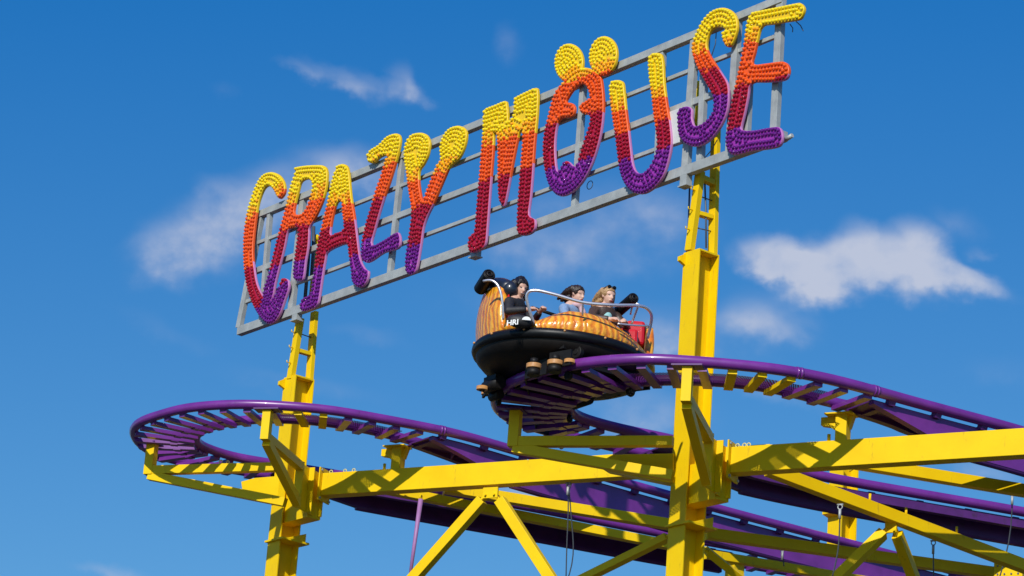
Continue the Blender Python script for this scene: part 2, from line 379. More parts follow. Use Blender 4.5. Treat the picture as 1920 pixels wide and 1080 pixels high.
for x in (558, 893, 1287):
    a = SP(x, botc(x)) - UZ * .0675; bm = NB(); ln = .14 if x > 1200 else .09
    box(bm, a - UZ * (ln / 2), tS, mS, UZ, .13, .10, ln); box(bm, a - UZ * (ln + .008), tS, mS, UZ, .17, .13, .016); obj('mounting_foot', bm, GAL, sg)
# white junction box between U and S
bm = NB(); c = SP(1267, 240, .05); box(bm, c, tS, mS, UZ, .26, .08, .50); obj('junction_box', bm, mat('light_grey_enamel', (.6, .61, .6), .5, var=.1), sg, bevel=.01)
# hanging wire loop and other loose wires
bm = NB(); c = SP(1106, 347, -.05); ringt(bm, c, nS, .06, .006, 18, 5); obj('wire_loop', bm, CAB, sg)
for (x0, y0, x1, y1) in ((1343, 60, 1334, 105), (1490, 38, 1506, 58), (1481, 45, 1486, 60), (1345, 262, 1318, 300)):
    bm = NB(); tube(bm, [SP(x0, y0, .02), SP((x0 + x1) / 2 + 3, (y0 + y1) / 2, -.02), SP(x1, y1, 0)], .007, 5); obj('loose_wire', bm, CAB, sg)
bm = NB(); a = SP(1473, 262, 0); tube(bm, [a, a + tS * .12 + UZ * .03], .03, 8); obj('pipe_stub', bm, GAL, sg)

Z1 = (430, 280, 2.8406); Z2 = (650, 140, 2.7); Z3 = (980, 40, 3.0); Z4 = (1240, 0, 3.177)
def ell(cx, cy, rx, ry, tilt, n=28):
    o = []
    for i in range(n):
        t = 2 * math.pi * i / n; x = rx * math.cos(t); y = ry * math.sin(t); o.append((cx + x * math.cos(tilt) - y * math.sin(tilt), cy + x * math.sin(tilt) + y * math.cos(tilt)))
    return o
LET = [
 ('C', Z1, (376, 476, 562), [([(275,268),(298,240),(302,200),(287,160),(262,135),(225,125),(185,140),(150,185),(120,260),(95,350),(80,450),(76,540),(80,640),(95,740),(120,820),(150,880),(180,920),(210,937),(245,925),(275,880),(300,810),(322,745),(320,705),(300,690),(278,700),(265,740),(240,790),(212,820),(180,780),(152,720),(137,630),(131,540),(139,440),(152,340),(167,270),(190,215),(213,203),(238,228),(258,265)], None)]),
 ('R', Z1, (375, 428, 492), [([(345,105),(400,92),(470,88),(510,93),(526,120),(526,170),(515,240),(490,310),(460,370),(432,420),(430,450),(425,520),(412,600),(402,680),(387,706),(355,706),(342,685),(345,620),(358,520),(366,432),(340,425),(318,437),(300,520),(275,620),(250,720),(237,790),(210,830),(185,815),(183,760),(208,680),(233,580),(260,470),(288,370),(308,290),(322,220),(345,150),(350,125)], [(388,178),(420,168),(442,190),(438,240),(420,300),(395,345),(368,352),(350,342),(357,290),(375,220)])]),
 ('A', Z1, (378, 424, 490), [([(575,95),(610,82),(635,100),(645,160),(655,260),(670,350),(680,430),(690,510),(702,590),(727,640),(747,655),(740,700),(715,735),(680,742),(655,712),(648,650),(635,560),(623,512),(532,548),(517,590),(502,680),(487,780),(472,835),(430,862),(385,868),(378,830),(400,795),(433,778),(443,720),(458,610),(473,500),(498,400),(523,290),(543,190),(560,130)], [(577,290),(598,290),(603,350),(610,430),(572,450),(548,462),(543,440),(556,360)])]),
 ('Z', Z2, (306, 372, 440), [([(105,410),(125,385),(165,360),(205,320),(245,303),(270,308),(278,340),(267,400),(247,470),(222,550),(197,620),(172,700),(147,790),(132,868),(200,838),(255,803),(272,815),(277,850),(260,887),(190,908),(130,948),(95,958),(75,930),(78,850),(98,760),(122,680),(148,590),(173,520),(193,450),(203,418),(172,424),(142,452),(112,453),(100,430)], None)]),
 ('Y', Z2, (322, 385, 452), [([(290,400),(300,350),(330,310),(375,298),(410,310),(426,350),(417,410),(393,460),(373,492),(372,560),(387,638),(402,600),(430,530),(458,462),(474,440),(470,380),(485,325),(520,280),(565,263),(600,275),(613,310),(602,370),(572,430),(528,468),(503,520),(473,590),(443,660),(413,720),(393,780),(382,860),(367,950),(352,1003),(320,1020),(298,1000),(300,920),(318,800),(328,700),(313,600),(300,500),(292,450)], None)]),
 ('M', Z2, (252, 330, 560), [([(690,200),(705,178),(760,156),(805,138),(817,155),(822,220),(824,240),(843,210),(848,130),(870,113),(920,88),(960,72),(973,90),(971,200),(957,350),(947,500),(937,620),(927,715),(957,738),(957,782),(930,812),(885,822),(862,800),(863,700),(873,550),(885,400),(889,330),(882,288),(867,350),(847,450),(827,560),(807,655),(790,674),(770,640),(764,540),(764,420),(760,330),(752,300),(747,400),(737,520),(727,650),(717,780),(707,862),(680,892),(630,910),(614,880),(620,830),(646,800),(655,700),(667,560),(680,400),(688,290)], None)]),
 ('O', Z3, (140, 222, 302), [([(210,372),(262,310),(320,272),(380,270),(438,308),(455,380),(461,480),(452,590),(432,690),(397,800),(352,890),(300,952),(240,988),(190,987),(150,940),(125,860),(112,740),(120,640),(138,560),(163,460),(188,400)],
   [(325,362),(355,375),(375,425),(368,448),(328,472),(318,500),(330,528),(373,540),(378,570),(365,620),(345,680),(320,760),(297,822),(262,793),(232,800),(202,852),(190,800),(186,700),(196,600),(216,556),(258,551),(290,532),(298,492),(282,466),(250,460),(262,430),(290,390)]),
   (ell(262, 243, 84, 112, .08), None), (ell(455, 203, 82, 114, .18), None)]),
 ('U', Z3, (186, 242, 292), [([(485,380),(500,345),(540,336),(568,348),(577,400),(587,500),(602,620),(614,730),(627,818),(652,858),(690,853),(728,800),(751,720),(748,640),(733,540),(723,440),(708,330),(703,230),(720,193),(755,183),(785,193),(797,250),(802,350),(817,470),(837,600),(842,700),(822,800),(792,880),(742,942),(680,978),(620,973),(575,932),(545,860),(530,760),(518,660),(503,560),(490,460)], None)]),
 ('S', Z4, (88, 135, 188), [([(385,290),(365,262),(356,215),(372,188),(350,172),(312,177),(288,215),(275,270),(287,320),(322,380),(362,440),(397,500),(407,560),(402,640),(382,710),(342,782),(290,842),(230,878),(170,880),(120,852),(98,800),(93,730),(93,680),(113,653),(160,640),(187,660),(187,710),(200,755),(230,752),(268,727),(302,680),(307,620),(297,572),(262,512),(222,440),(192,370),(178,310),(187,250),(213,190),(250,125),(300,75),(360,53),(412,63),(447,100),(460,160),(447,220),(420,278)], None)]),
 ('E', Z4, (66, 154, 228), [([(520,110),(545,80),(600,68),(700,48),(800,28),(835,26),(857,55),(847,95),(820,127),(740,142),(650,157),(602,167),(582,230),(562,320),(550,388),(640,383),(720,373),(755,388),(767,430),(747,477),(690,497),(600,502),(537,507),(522,580),(502,680),(482,760),(492,783),(560,783),(640,768),(700,763),(722,788),(727,830),(705,877),(640,897),(540,909),(450,932),(405,928),(385,892),(380,840),(390,770),(403,690),(423,580),(448,470),(473,350),(488,270),(498,190),(508,140)], None)]),
]
def inpoly(p, poly):
    x, y = p; c = False; n = len(poly)
    for i in range(n):
        x1, y1 = poly[i]; x2, y2 = poly[(i + 1) % n]
        if (y1 > y) != (y2 > y) and x < (x2 - x1) * (y - y1) / (y2 - y1) + x1: c = not c
    return c
def pdist(p, poly):
    d = 1e9; n = len(poly)
    for i in range(n):
        ax, ay = poly[i]; bx, by = poly[(i + 1) % n]; dx, dy = bx - ax, by - ay
        t = max(0, min(1, ((p[0] - ax) * dx + (p[1] - ay) * dy) / (dx * dx + dy * dy + 1e-12)))
        d = min(d, math.hypot(p[0] - ax - dx * t, p[1] - ay - dy * t))
    return d
def round_poly(poly):
    out = []; n = len(poly)
    for i in range(n):
        p0, p1, p2, p3 = poly[i - 1], poly[i], poly[(i + 1) % n], poly[(i + 2) % n]
        for k in range(3):
            t = k / 3
            f = lambda a, b, c, d: .5 * (2 * b + (c - a) * t + (2 * a - 5 * b + 4 * c - d) * t * t + (3 * b - a - 3 * c + d) * t ** 3)
            out.append((f(p0[0], p1[0], p2[0], p3[0]), f(p0[1], p1[1], p2[1], p3[1])))
    return out
def inset(pl, ix, iy, out=False):
    n = len(pl); A = sum(pl[i][0] * pl[(i + 1) % n][1] - pl[(i + 1) % n][0] * pl[i][1] for i in range(n)); sg = (1 if A > 0 else -1) * (-1 if out else 1); r = []
    for i in range(n):
        a, b = pl[i - 1], pl[(i + 1) % n]; dx, dy = b[0] - a[0], b[1] - a[1]; L = math.hypot(dx, dy) + 1e-9
        r.append((pl[i][0] - dy / L * ix * sg + .038, pl[i][1] + dx / L * iy * sg))
    return r
LOFF = .085; LTH = .036
Lb = S0 + nS * LOFF
def to2(P): return ((P - Lb).dot(tS), P.z)
def to3(q, o=0.0): return Vector((Lb.x, Lb.y, 0)) + tS * q[0] + UZ * q[1] + nS * o
def fill_mesh(polys, z0, th):
    cu = D.curves.new('tmp', 'CURVE'); cu.dimensions = '2D'; cu.fill_mode = 'BOTH'; cu.extrude = th / 2; cu.bevel_depth = .006; cu.bevel_resolution = 1; cu.offset = -.006
    for pl in polys:
        s = cu.splines.new('POLY'); s.points.add(len(pl) - 1); s.use_cyclic_u = True
        for i, q in enumerate(pl): s.points[i].co = (q[0], q[1], 0, 1)
    o = D.objects.new('tmp', cu); COL.objects.link(o); dg = bpy.context.evaluated_depsgraph_get(); me = D.meshes.new_from_object(o.evaluated_get(dg))
    b = bmesh.new(); b.from_mesh(me); D.objects.remove(o); D.curves.remove(cu); D.meshes.remove(me)
    for v in b.verts: v.co = to3((v.co.x, v.co.y), z0 + v.co.z)
    return b
def cap_mesh():
    """faceted tapered lamp cap, axis +Z"""
    bm = bmesh.new(); n = 8; prof = [(1.0, 0), (.98, .5), (.74, 1.0), (.30, 1.3)]; rg = []
    for k, (r, z) in enumerate(prof):
        rg.append([bm.verts.new((r * math.cos(2 * math.pi * (i + .5 * (k % 2)) / n), r * math.sin(2 * math.pi * (i + .5 * (k % 2)) / n), z)) for i in range(n)])
    for a, b in zip(rg[:-1], rg[1:]):
        for i in range(n): bm.faces.new((a[i], a[(i + 1) % n], b[(i + 1) % n], b[i]))
    bm.faces.new(rg[-1]); return bm
_cap = cap_mesh(); CV = [v.co.copy() for v in _cap.verts]; CF = [[v.index for v in f.verts] for f in _cap.faces]
_cap.verts.index_update(); CF = [[v.index for v in f.verts] for f in _cap.faces]; _cap.free()
def add_cap(bm, p, r, mi):
    rot = random.random() * 6.28; c, s = math.cos(rot), math.sin(rot); vs = []
    for v in CV:
        x = (v.x * c - v.y * s) * r; y = (v.x * s + v.y * c) * r; vs.append(bm.verts.new(p + tS * x + UZ * y + nS * (v.z * r)))
    for f in CF:
        q = bm.faces.new([vs[i] for i in f]); q.material_index = mi
ALLB = []; LOBJ = {}
SPC = .064
for (nm, Zt, th, pieces) in LET:
    conv = lambda q: to2(PP(Zt[0] + q[0] / Zt[2], Zt[1] + q[1] / Zt[2], Lb, nS))
    allpx = [(Zt[0] + q[0] / Zt[2], Zt[1] + q[1] / Zt[2]) for pc in pieces for q in pc[0]]
    xc = sum(p[0] for p in allpx) / len(allpx)
    def proj2(P):
        v = P - EYE; d = v.dot(fw); return 960 + FPX * v.dot(rt) / d, 540 - FPX * v.dot(up) / d
    def band(q, jit=0.0):
        x, y = proj2(to3(q)); yy = y + (.85 if nm == 'C' else .28) * (x - xc) + jit
        if yy < th[0] - 9: return 0
        if yy < th[0] + 10: return 1
        if yy < th[1]: return 2
        if yy < th[2]: return 3
        return 4
    bmL = NB(); P2 = []
    for pi, (outl, hole) in enumerate(pieces):
        o2 = inset(round_poly([conv(q) for q in outl]), .022, .005); h2 = inset(round_poly([conv(q) for q in hole]), .02, .006, True) if hole else None
        b = fill_mesh([o2] + ([h2] if h2 else []), LTH / 2 + .003 * pi, LTH)
        me = D.meshes.new('t'); b.to_mesh(me); b.free(); bmL.from_mesh(me); D.meshes.remove(me)
        P2.append((o2, h2))
    bmL.faces.ensure_lookup_table()
    for f in bmL.faces:
        c = f.calc_center_median(); bd = band(to2(c)); f.normal_update()
        f.material_index = {0: 0, 1: 0, 2: 1, 3: 2, 4: 3}[bd]
        if abs(f.normal.dot(nS)) < .8: f.material_index = {0: 0, 1: 0, 2: 1, 3: 4, 4: 4}[bd]
    # face bands need splitting: cut by horizontal-ish lines
    lo = obj('letter', bmL, [FY, FO, FR, FP, RIM], sg); LOBJ[nm] = lo
    lo['label'] = 'letter %s of the sign' % nm
    pts = []
    def ok(p, md):
        ins = False
        for o2, h2 in P2:
            if inpoly(p, o2) and pdist(p, o2) > md and (h2 is None or (not inpoly(p, h2) and pdist(p, h2) > md)): ins = True
        return ins and all((p[0] - q[0]) ** 2 + (p[1] - q[1]) ** 2 > (SPC * .86) ** 2 for q in pts)
    for lev in range(0, 4):
        off = SPC * (.52 + lev * .95)
        for o2, h2 in P2:
            for pl in ([o2] + ([h2] if h2 else [])):
                n = len(pl); per = [0]
                for i in range(n): per.append(per[-1] + math.dist(pl[i], pl[(i + 1) % n]))
                s = 0
                while s < per[-1]:
                    i = max(k for k in range(n) if per[k] <= s); a, bq = pl[i], pl[(i + 1) % n]; L = math.dist(a, bq) + 1e-9
                    t = (s - per[i]) / L; x = a[0] + (bq[0] - a[0]) * t; y = a[1] + (bq[1] - a[1]) * t; nx, ny = -(bq[1] - a[1]) / L, (bq[0] - a[0]) / L
                    for sg_ in (1, -1):
                        p = (x + nx * off * sg_, y + ny * off * sg_)
                        if ok(p, SPC * .50): pts.append(p)
                    s += SPC * .25
    for p in pts: ALLB.append((depth(to3(p)), nm, p, band(p, random.uniform(-6, 6))))
ALLB.sort(key=lambda t: t[0])
BM5 = [BY, BA, BO, BR, BP]
rest = {}
for i, (d_, nm, p, bd) in enumerate(ALLB):
    if i < 100:
        bm = NB(); add_cap(bm, to3(p, LTH + .008), SPC * .41, 0); obj('bulb_cap', bm, BM5[bd], LOBJ[nm])
    else: rest.setdefault(nm, []).append((p, bd))
for nm, L in rest.items():
    bm = NB()
    for p, bd in L: add_cap(bm, to3(p, LTH + .008), SPC * .41, bd)
    o = obj('bulb_caps', bm, BM5, LOBJ[nm]); o['kind'] = 'stuff'
print('bulbs', len(ALLB))

# ------------------------------------------------------------------ tracks
ZL = 13.93; ZR = 12.86
def zl(i, n): return 0
TR = dict(
 L=dict(z=ZL,
  o=[(2100,1155),(1680,1042),(1325,948),(1040,867),(950,840),(850,812),(730,788),(620,769),(560,763),(450,758),(350,765),(300,778),(264,790),(250,806),(255,823),(272,840),(300,855),(340,866),(400,875),(450,883),(500,892),(600,914),(800,955),(1020,994),(1260,1036),(1500,1076),(1900,1143)],
  i=[(2100,1192),(1680,1078),(1325,983),(1040,902),(950,876),(850,848),(718,812),(640,796),(580,788),(480,786),(420,793),(385,803),(366,818),(370,832),(400,845),(440,857),(500,867),(600,884),(960,945),(1250,1002),(1450,1038),(1900,1115)]),
 R=dict(z=ZR,
  o=[(2200,898),(1900,804),(1800,777),(1700,750),(1640,733),(1560,712),(1460,693),(1330,680),(1200,673),(1100,680),(1060,687),(1003,699),(952,721),(930,741),(929,760),(945,779),(980,795),(1020,806),(1100,826),(1250,860),(1370,887),(1570,928),(1920,993),(2200,1045)],
  i=[(2200,940),(1900,848),(1700,789),(1640,772),(1540,750),(1470,732),(1373,717),(1230,713),(1150,722),(1095,740),(1068,757),(1066,769),(1080,780),(1120,793),(1180,808),(1250,822),(1370,853),(1505,886),(1920,960),(2200,1010)]))
def nearest(P, q):
    b = min(range(len(P)), key=lambda i: (P[i] - q).length_squared); return b
RR = .070
def build_track(key, label, deck_near, deck_far, yellow_ties, grate):
    T = TR[key]; z = T['z']
    O = resample(smooth(catmull([PZ(x, y, z) for x, y in T['o']]), 4), .125); I = resample(smooth(catmull([PZ(x, y, z) for x, y in T['i']]), 4), .125)
    root = thing('coaster_track', O[len(O) // 2] * 1.0, label, 'track', 'purple switchback tracks')
    for P in (O, I):
        bm = NB(); tube(bm, P, RR, 14); obj('rail', bm, PUR, root)
        bm = NB()
    # welded rail joints
    def px(p):
        v = p - EYE; d = v.dot(fw); return 960 + FPX * v.dot(rt) / d, 540 - FPX * v.dot(up) / d
    inear = 0
    # index where hairpin apex (leftmost) is
    apex = min(range(len(O)), key=lambda i: px(O[i])[0])
    last = None; cnt = 0; k = 0
    for i in range(0, len(O)):
        x, y = px(O[i]); near = i < apex
        if x > 2000: continue
        j = nearest(I, O[i])
        if j < 2 or j > len(I) - 3: continue
        k += 1
        if k % 3: continue
        a, b = O[i], I[j]; e = (b - a).normalized()
        indeck = (near and x > deck_near) or ((not near) and deck_far[0] < x < deck_far[1])
        bm = NB()
        if indeck:
            if k % 6: continue
            bar(bm, a + e * .05 - UZ * .10, b - e * .05 - UZ * .10, .10, .05)
            bar(bm, a - UZ * .09, a + e * .08 - UZ * .06, .10, .07)
            obj('tie', bm, PUD, root); continue
        dz = -UZ * .085
        bar(bm, a + e * .02 + dz, b - e * .02 + dz, .115, .055)
        bar(bm, a + dz * .6, a + e * .1 + dz, .10, .04); bar(bm, b + dz * .6, b - e * .1 + dz, .10, .04)
        c = a.lerp(b, .66) + dz * 1.1; sd_ = e.cross(UZ); (box(bm, c, e, sd_, UZ, .11, .11, .06) if x < (430 if key == 'L' else 1190) else None)
        ye = near and yellow_ties[0] < x < yellow_ties[1]
        obj('tie', bm, YEL if ye else PUR, root)
    # deck + spine along the straight runs
    def run(idx, nm, dp, mt):
        pa = []
        for i in idx:
            j = nearest(I, O[i]); pa.append((O[i], I[j]))
        pa = pa[::2]
        if len(pa) < 3: return
        bm = NB(); prev = None
        for (a, b) in pa:
            e = (b - a).normalized(); g = (b - a).length
            pts = [a + e * (RR + .030) - UZ * .075, b - e * (RR + .02) - UZ * .075, b - e * (RR + .02) - UZ * .095, a + e * (RR + .030) - UZ * .095]
            vs = [bm.verts.new(p) for p in pts]
            if prev:
                for q in range(4): bm.faces.new((prev[q], prev[(q + 1) % 4], vs[(q + 1) % 4], vs[q]))
            else: bm.faces.new(vs)
            prev = vs
        bm.faces.new(prev); obj('deck_plate', bm, PUD, root)
        for off, hh, name, m_ in ((.16 if nm == 'near' else .5, dp, 'spine_girder', mt), (.90, .12, 'side_channel', PUD)):
            bm = NB(); prev = None
            for q_, (a, b) in enumerate(pa):
                e = (b - a).normalized(); c = a.lerp(b, off)
                tp = min(1, .1 + .9 * min(q_ if not rev else len(pa) - 1 - q_, 6) / 6)
                wd = .055
                pts = [c - e * wd - UZ * .097, c + e * wd - UZ * .097, c + e * wd - UZ * (.10 + hh * tp), c - e * wd - UZ * (.10 + hh * tp)]
                vs = [bm.verts.new(p) for p in pts]
                if prev:
                    for q in range(4): bm.faces.new((prev[q], prev[(q + 1) % 4], vs[(q + 1) % 4], vs[q]))
                else: bm.faces.new(vs)
                prev = vs
            bm.faces.new(prev); obj(name, bm, m_, root)
        # stiffeners on the girder and the bottom chord tube
        bm = NB()
        tube(bm, [a.lerp(b, .16 if nm == 'near' else .5) - UZ * (.10 + dp) for (a, b) in (pa[2:-6] if rev else pa[6:-2])], .05, 8); obj('bottom_chord', bm, PUD, root)
        for (a, b) in pa[4:-2:5]:
            e = (b - a).normalized(); c = a.lerp(b, .50); bm = NB()
            prism(bm, [c - e * .06 - UZ * .097, c - e * .30 - UZ * .097, c - e * .06 - UZ * .30], e.cross(UZ) * .012); obj('gusset', bm, PUD, root)
    rev = True
    run([i for i in range(len(O)) if i < apex and deck_near < px(O[i])[0] < 2060], 'near', .40, PUR)
    rev = False
    run([i for i in range(len(O)) if i > apex and deck_far[0] < px(O[i])[0] < deck_far[1]], 'far', .24, PUD)
    # expanded-mesh walkway beside the inner rail on the near leg
    if grate:
        idx = [j for j in range(len(I)) if grate[0] < px(I[j])[0] < grate[1] and j < nearest(I, O[apex])]
        bm = NB(); uv = bm.loops.layers.uv.new('UVMap'); prev = None; s = 0
        for n_, j in enumerate(idx):
            i = nearest(O, I[j]); e = (O[i] - I[j]).normalized(); a = I[j] + e * .07 - UZ * .01; b = I[j] + e * .36 - UZ * .01
            vs = (bm.verts.new(a), bm.verts.new(b))
            if prev:
                f = bm.faces.new((prev[0], vs[0], vs[1], prev[1])); w_ = .15 / .035
                for lp, c in zip(f.loops, ((s, 0), (s + w_, 0), (s + w_, 9), (s, 9))): lp[uv].uv = c
                s += w_
            prev = vs
        obj('mesh_walkway', bm, GRT, root)
    return root, O, I
trL, OL, IL = build_track('L', 'purple hairpin track at left, round the left yellow column and down behind the long beam', 800, (480, 1340), (520, 650), (500, 740))
trR, OR, IR = build_track('R', 'purple hairpin track at right, higher in the photo, carrying the coaster car', 1640, (1180, 2060), (1340, 1525), (1180, 1540))
# joint collars on the rails
for (root, O, xs) in ((trR, OR, (1640, 1500)), (trL, OL, (835,))):
    for xq in xs:
        best = min((i for i in range(len(O)) if True), key=lambda i: abs((960 + FPX * (O[i] - EYE).dot(rt) / depth(O[i])) - xq) + (0 if i < len(O) / 2 else 1e4))
        a = O[best]; b = O[best + 1]; e = (b - a).normalized(); bm = NB(); tube(bm, [a, a + e * .03], RR + .006, 14); tube(bm, [a + e * .05, a + e * .08], RR + .006, 14); obj('rail_joint', bm, PUR, root)

# ------------------------------------------------------------------ cross beams, arms and posts on each column
def module(C, ztop, beam, arm, label_b, label_a, colroot, hooks, grp):
    # the cross beam
    x0, y0t, y0b, x1, y1t = beam
    A = PZ(x0, y0t, ztop); 
    B = A + bD * beam_len
    h = ztop - PP(x0, y0b, A, bN).z
    root = thing('cross_beam', A.copy(), label_b, 'beam', 'yellow cross beams')
    bm = NB(); c0 = A + bN * .10 - UZ * (h / 2); bar(bm, c0, c0 + bD * beam_len, .20, h); obj('beam_body', bm, YEL, root, bevel=.006)
    bm = NB(); box(bm, A + bN * .1 - bD * .012 - UZ * (h / 2), bD, bN, UZ, .02, .34, h + .16); obj('end_plate', bm, YEL, root)
    bm = NB()
    for sz_ in (-1, 1):
        for sx_ in (-.06, .07): bolt(bm, A + bN * (.1 + sx_ * 2.1) - UZ * (h / 2) + UZ * (sz_ * (h / 2 + .045)) - bD * .001, bD, .018, .02)
    obj('bolts', bm, GAL, root)
    # track post with hammer head standing on the beam
    px_, wpx = arm['post']
    Pb = PP(px_, arm['posty'], A + bN * .10, bN); Pb.z = ztop + .002
    hz = ztop + arm['posth']
    bm = NB(); box(bm, Vector((Pb.x, Pb.y, (ztop + hz) / 2 + .002)), bD, bN, UZ, .15, .16, hz - ztop)
    obj('track_post', bm, YEL, root, bevel=.004)
    bm = NB(); c = Vector((Pb.x, Pb.y, hz)); e = bN
    prism(bm, [c - bD * .30 + UZ * .002, c - bD * .30 - UZ * .10, c - bD * .19 - UZ * .12, c - bD * .077 - UZ * .20, c - bD * .077 + UZ * .002], bN * .10)
    prism(bm, [c + bD * .077 + UZ * .002, c + bD * .077 - UZ * .16, c + bD * .13 + UZ * .002], bN * .10)
    box(bm, c + UZ * .012 - bD * .03, bD, bN, UZ, .36, .26, .018); obj('hammer_head', bm, YEL, root)
    # lifting eyes on top
    for (x, y) in hooks:
        q = PP(x, y, A + bN * .05, bN); q.z = ztop + .04
        bm = NB(); ringt(bm, q - UZ * .012, bN, .024, .008, 14, 6); obj('lifting_eye', bm, mat_eye, root)
    q = A + bD * (arm['pin'])+ bN * .06; bm = NB(); tube(bm, [q, q + UZ * .10], .022, 8); obj('locking_pin', bm, YEL, root)
    # bracket assembly joining beam and column
    ar = thing('bracket_arm', A.copy(), label_a, 'bracket', 'triangular track brackets')
    tip = PZ(*arm['tip'], ztop - .02)
    topz = ztop + arm['tiph']
    pl0 = A - bD * .10 - bN * .48
    bm = NB(); 
    for q_ in (-.01, .61): box(bm, pl0 + bN * q_ - UZ * .30, bD, bN, UZ, .13, .03, .68)
    box(bm, pl0 + bN * .30 - UZ * .30 - bD * .03, bD, bN, UZ, .016, .588, .68); box(bm, pl0 + bN * .30 - UZ * .30 + bD * .025, bD, bN, UZ, .09, .016, .68)
    obj('side_plate', bm, YEL, ar, )
    bm = NB(); box(bm, pl0 + bN * .30 - UZ * .30 - bD * .09, bD, bN, UZ, .05, .36, .50); obj('packing_plate', bm, YEL, ar)
    wv = (pl0 - tip); wv.z = 0; wv.normalize()
    bm = NB(); box(bm, Vector((tip.x, tip.y, (tip.z + topz) / 2 - .02)), wv, wv.cross(UZ), UZ, .13, .125, topz - tip.z + .06); obj('tip_post', bm, YEL, ar, bevel=.004)
    bm = NB(); box(bm, Vector((tip.x, tip.y, topz + .02)), wv, wv.cross(UZ), UZ, .22, .38, .02); obj('saddle_plate', bm, PUD, ar)
    bm = NB(); bar(bm, tip + wv * .07 + UZ * .0, pl0 - UZ * .03, .12, .12); obj('top_strut', bm, YEL, ar, bevel=.004)
    bm = NB(); bar(bm, tip + wv * .05 - UZ * .06, pl0 - UZ * .58, .12, .12); obj('lower_strut', bm, YEL, ar, bevel=.004)
    # stub between the side plate and the column web
    cw = Vector((C.x, C.y, 0)); s0 = cw + tS * .01
    a = s0 + UZ * (ztop - .42); b = Vector((A.x, A.y, ztop - .42)) - bD * .12 + bN * .06
    bm = NB(); bar(bm, a, b, .24, .52); obj('column_stub', bm, YEL, ar)
    # collar around the column
    zc = ztop - arm['collar']
    bm = NB(); box(bm, cw + UZ * zc + bD * .06, tS, mS, UZ, .46, .50, .03)
    prism(bm, [cw + UZ * zc + tS * .23 - mS * .18, cw + UZ * zc + tS * .23 + mS * .24, cw + UZ * (zc + .16) + tS * .23 + mS * .24], -tS * .012); obj('collar', bm, YEL, ar)
    # far-side arm
    far = thing('bracket_arm', PZ(*arm['ftip'], ztop), arm['flabel'], 'bracket', 'triangular track brackets')
    ft = PZ(*arm['ftip'], ztop - .02); ce = PZ(*arm['fend'], ztop - .06); ce2 = Vector((ce.x, ce.y, 0)); 
    fe = PP(*arm['fend2'], ce, bN)
    wv = (ce - ft); wv.z = 0; wv.normalize()
    bm = NB(); box(bm, Vector((ft.x, ft.y, (ft.z + topz) / 2 - .04)), wv, wv.cross(UZ), UZ, .14, .14, topz - ft.z + .10); obj('tip_post', bm, YEL, far, bevel=.004)
    bm = NB(); box(bm, Vector((ft.x, ft.y, topz + .02)), wv, wv.cross(UZ), UZ, .22, .30, .02); obj('saddle_plate', bm, PUD, far)
    bm = NB(); bar(bm, ft + wv * .07 - UZ * .02, ce, .12, .13); obj('top_strut', bm, YEL, far, bevel=.004)
    bm = NB(); bar(bm, ft - UZ * .10 + wv * .0, fe, .11, .13); obj('lower_strut', bm, YEL, far, bevel=.004)
    # box bracket at the column, tapering outwards
    pl = [PP(x, y, Vector((C.x, C.y, 0)) - bN * .16, bN) for x, y in arm['fbox']]
    bm = NB(); prism(bm, pl, bN * .22); obj('tapered_bracket', bm, YEL, far, bevel=.004)
    for (x, y) in arm['feyes']:
        q = PP(x, y, ce, bN); bm = NB(); ringt(bm, q, bN, .026, .009, 14, 6); obj('lifting_eye', bm, mat_eye, far)
    return root
mat_eye = mat('yellow_zinc_eye_bolt', (.62, .56, .22), .45)
beam_len = 7.2
module(CLm, 13.46, (605, 887, 928, 1060, 862),
       dict(post=(746, 40), posty=870, posth=.34, tip=(498, 819), tiph=.36, pin=1.02, collar=.95, ftip=(281, 880), fend=(520, 876), fend2=(535, 942),
            fbox=[(452, 903), (478, 896), (516, 893), (517, 876), (534, 876), (534, 946), (510, 943), (455, 925)], feyes=[(414, 866), (427, 867)],
            flabel='yellow bracket arm reaching out left of the left column, under the left track'),
       'long yellow box beam running right from the left column, right end in shade under the car',
       'yellow triangular bracket on the left column, tip held up under the left track', cL, [(648, 872), (664, 874), (622, 871)], '')
beam_len = 6.5
module(CR, 12.36, (1371, 838, 886, 1920, 801),
       dict(post=(1580, 40), posty=820, posth=.34, tip=(1287, 747), tiph=.36, pin=1.30, collar=.95, ftip=(964, 826), fend=(1262, 828), fend2=(1262, 892),
            fbox=[(1120, 868), (1150, 852), (1262, 850), (1262, 905), (1240, 903), (1130, 880)], feyes=[(1053, 838), (1240, 833), (1196, 833)],
            flabel='shaded yellow bracket arm below the coaster car, left of the right column'),
       'yellow box beam from the right column out of the right frame edge, bright with zigzag shadow',
       'yellow triangular bracket on the right column, tip held up under the right track', cR, [(1405, 812), (1383, 832), (1396, 832)], '')

# ------------------------------------------------------------------ third column, behind
C3 = PD(1580, 960, 50.6)
z3 = PP(1580, 872, C3, nS).z
r3 = thing('support_column', Vector((C3.x, C3.y, 0)), 'yellow column far behind the right beam, seen between two purple tracks', 'column')
for s in (-1, 1):
    bm = NB(); box(bm, Vector((C3.x, C3.y, z3 / 2)) + mS * (s * .17), tS, mS, UZ, .31, .022, z3); obj('flange', bm, YEL, r3)
bm = NB(); box(bm, Vector((C3.x, C3.y, z3 / 2 - .01)), tS, mS, UZ, .016, .316, z3 - .02); obj('web', bm, YEL, r3)
q = PP(1578, 960, C3, nS)
bm = NB(); f0 = Vector((C3.x, C3.y, q.z)) - mS * .182
prism(bm, [f0 - tS * .155 + UZ * .10, f0 - tS * .155 - UZ * .12, f0 - tS * .155 - mS * .13 - UZ * .09, f0 - tS * .155 - mS * .13 + UZ * .03], tS * .31); obj('lug', bm, YEL, r3)
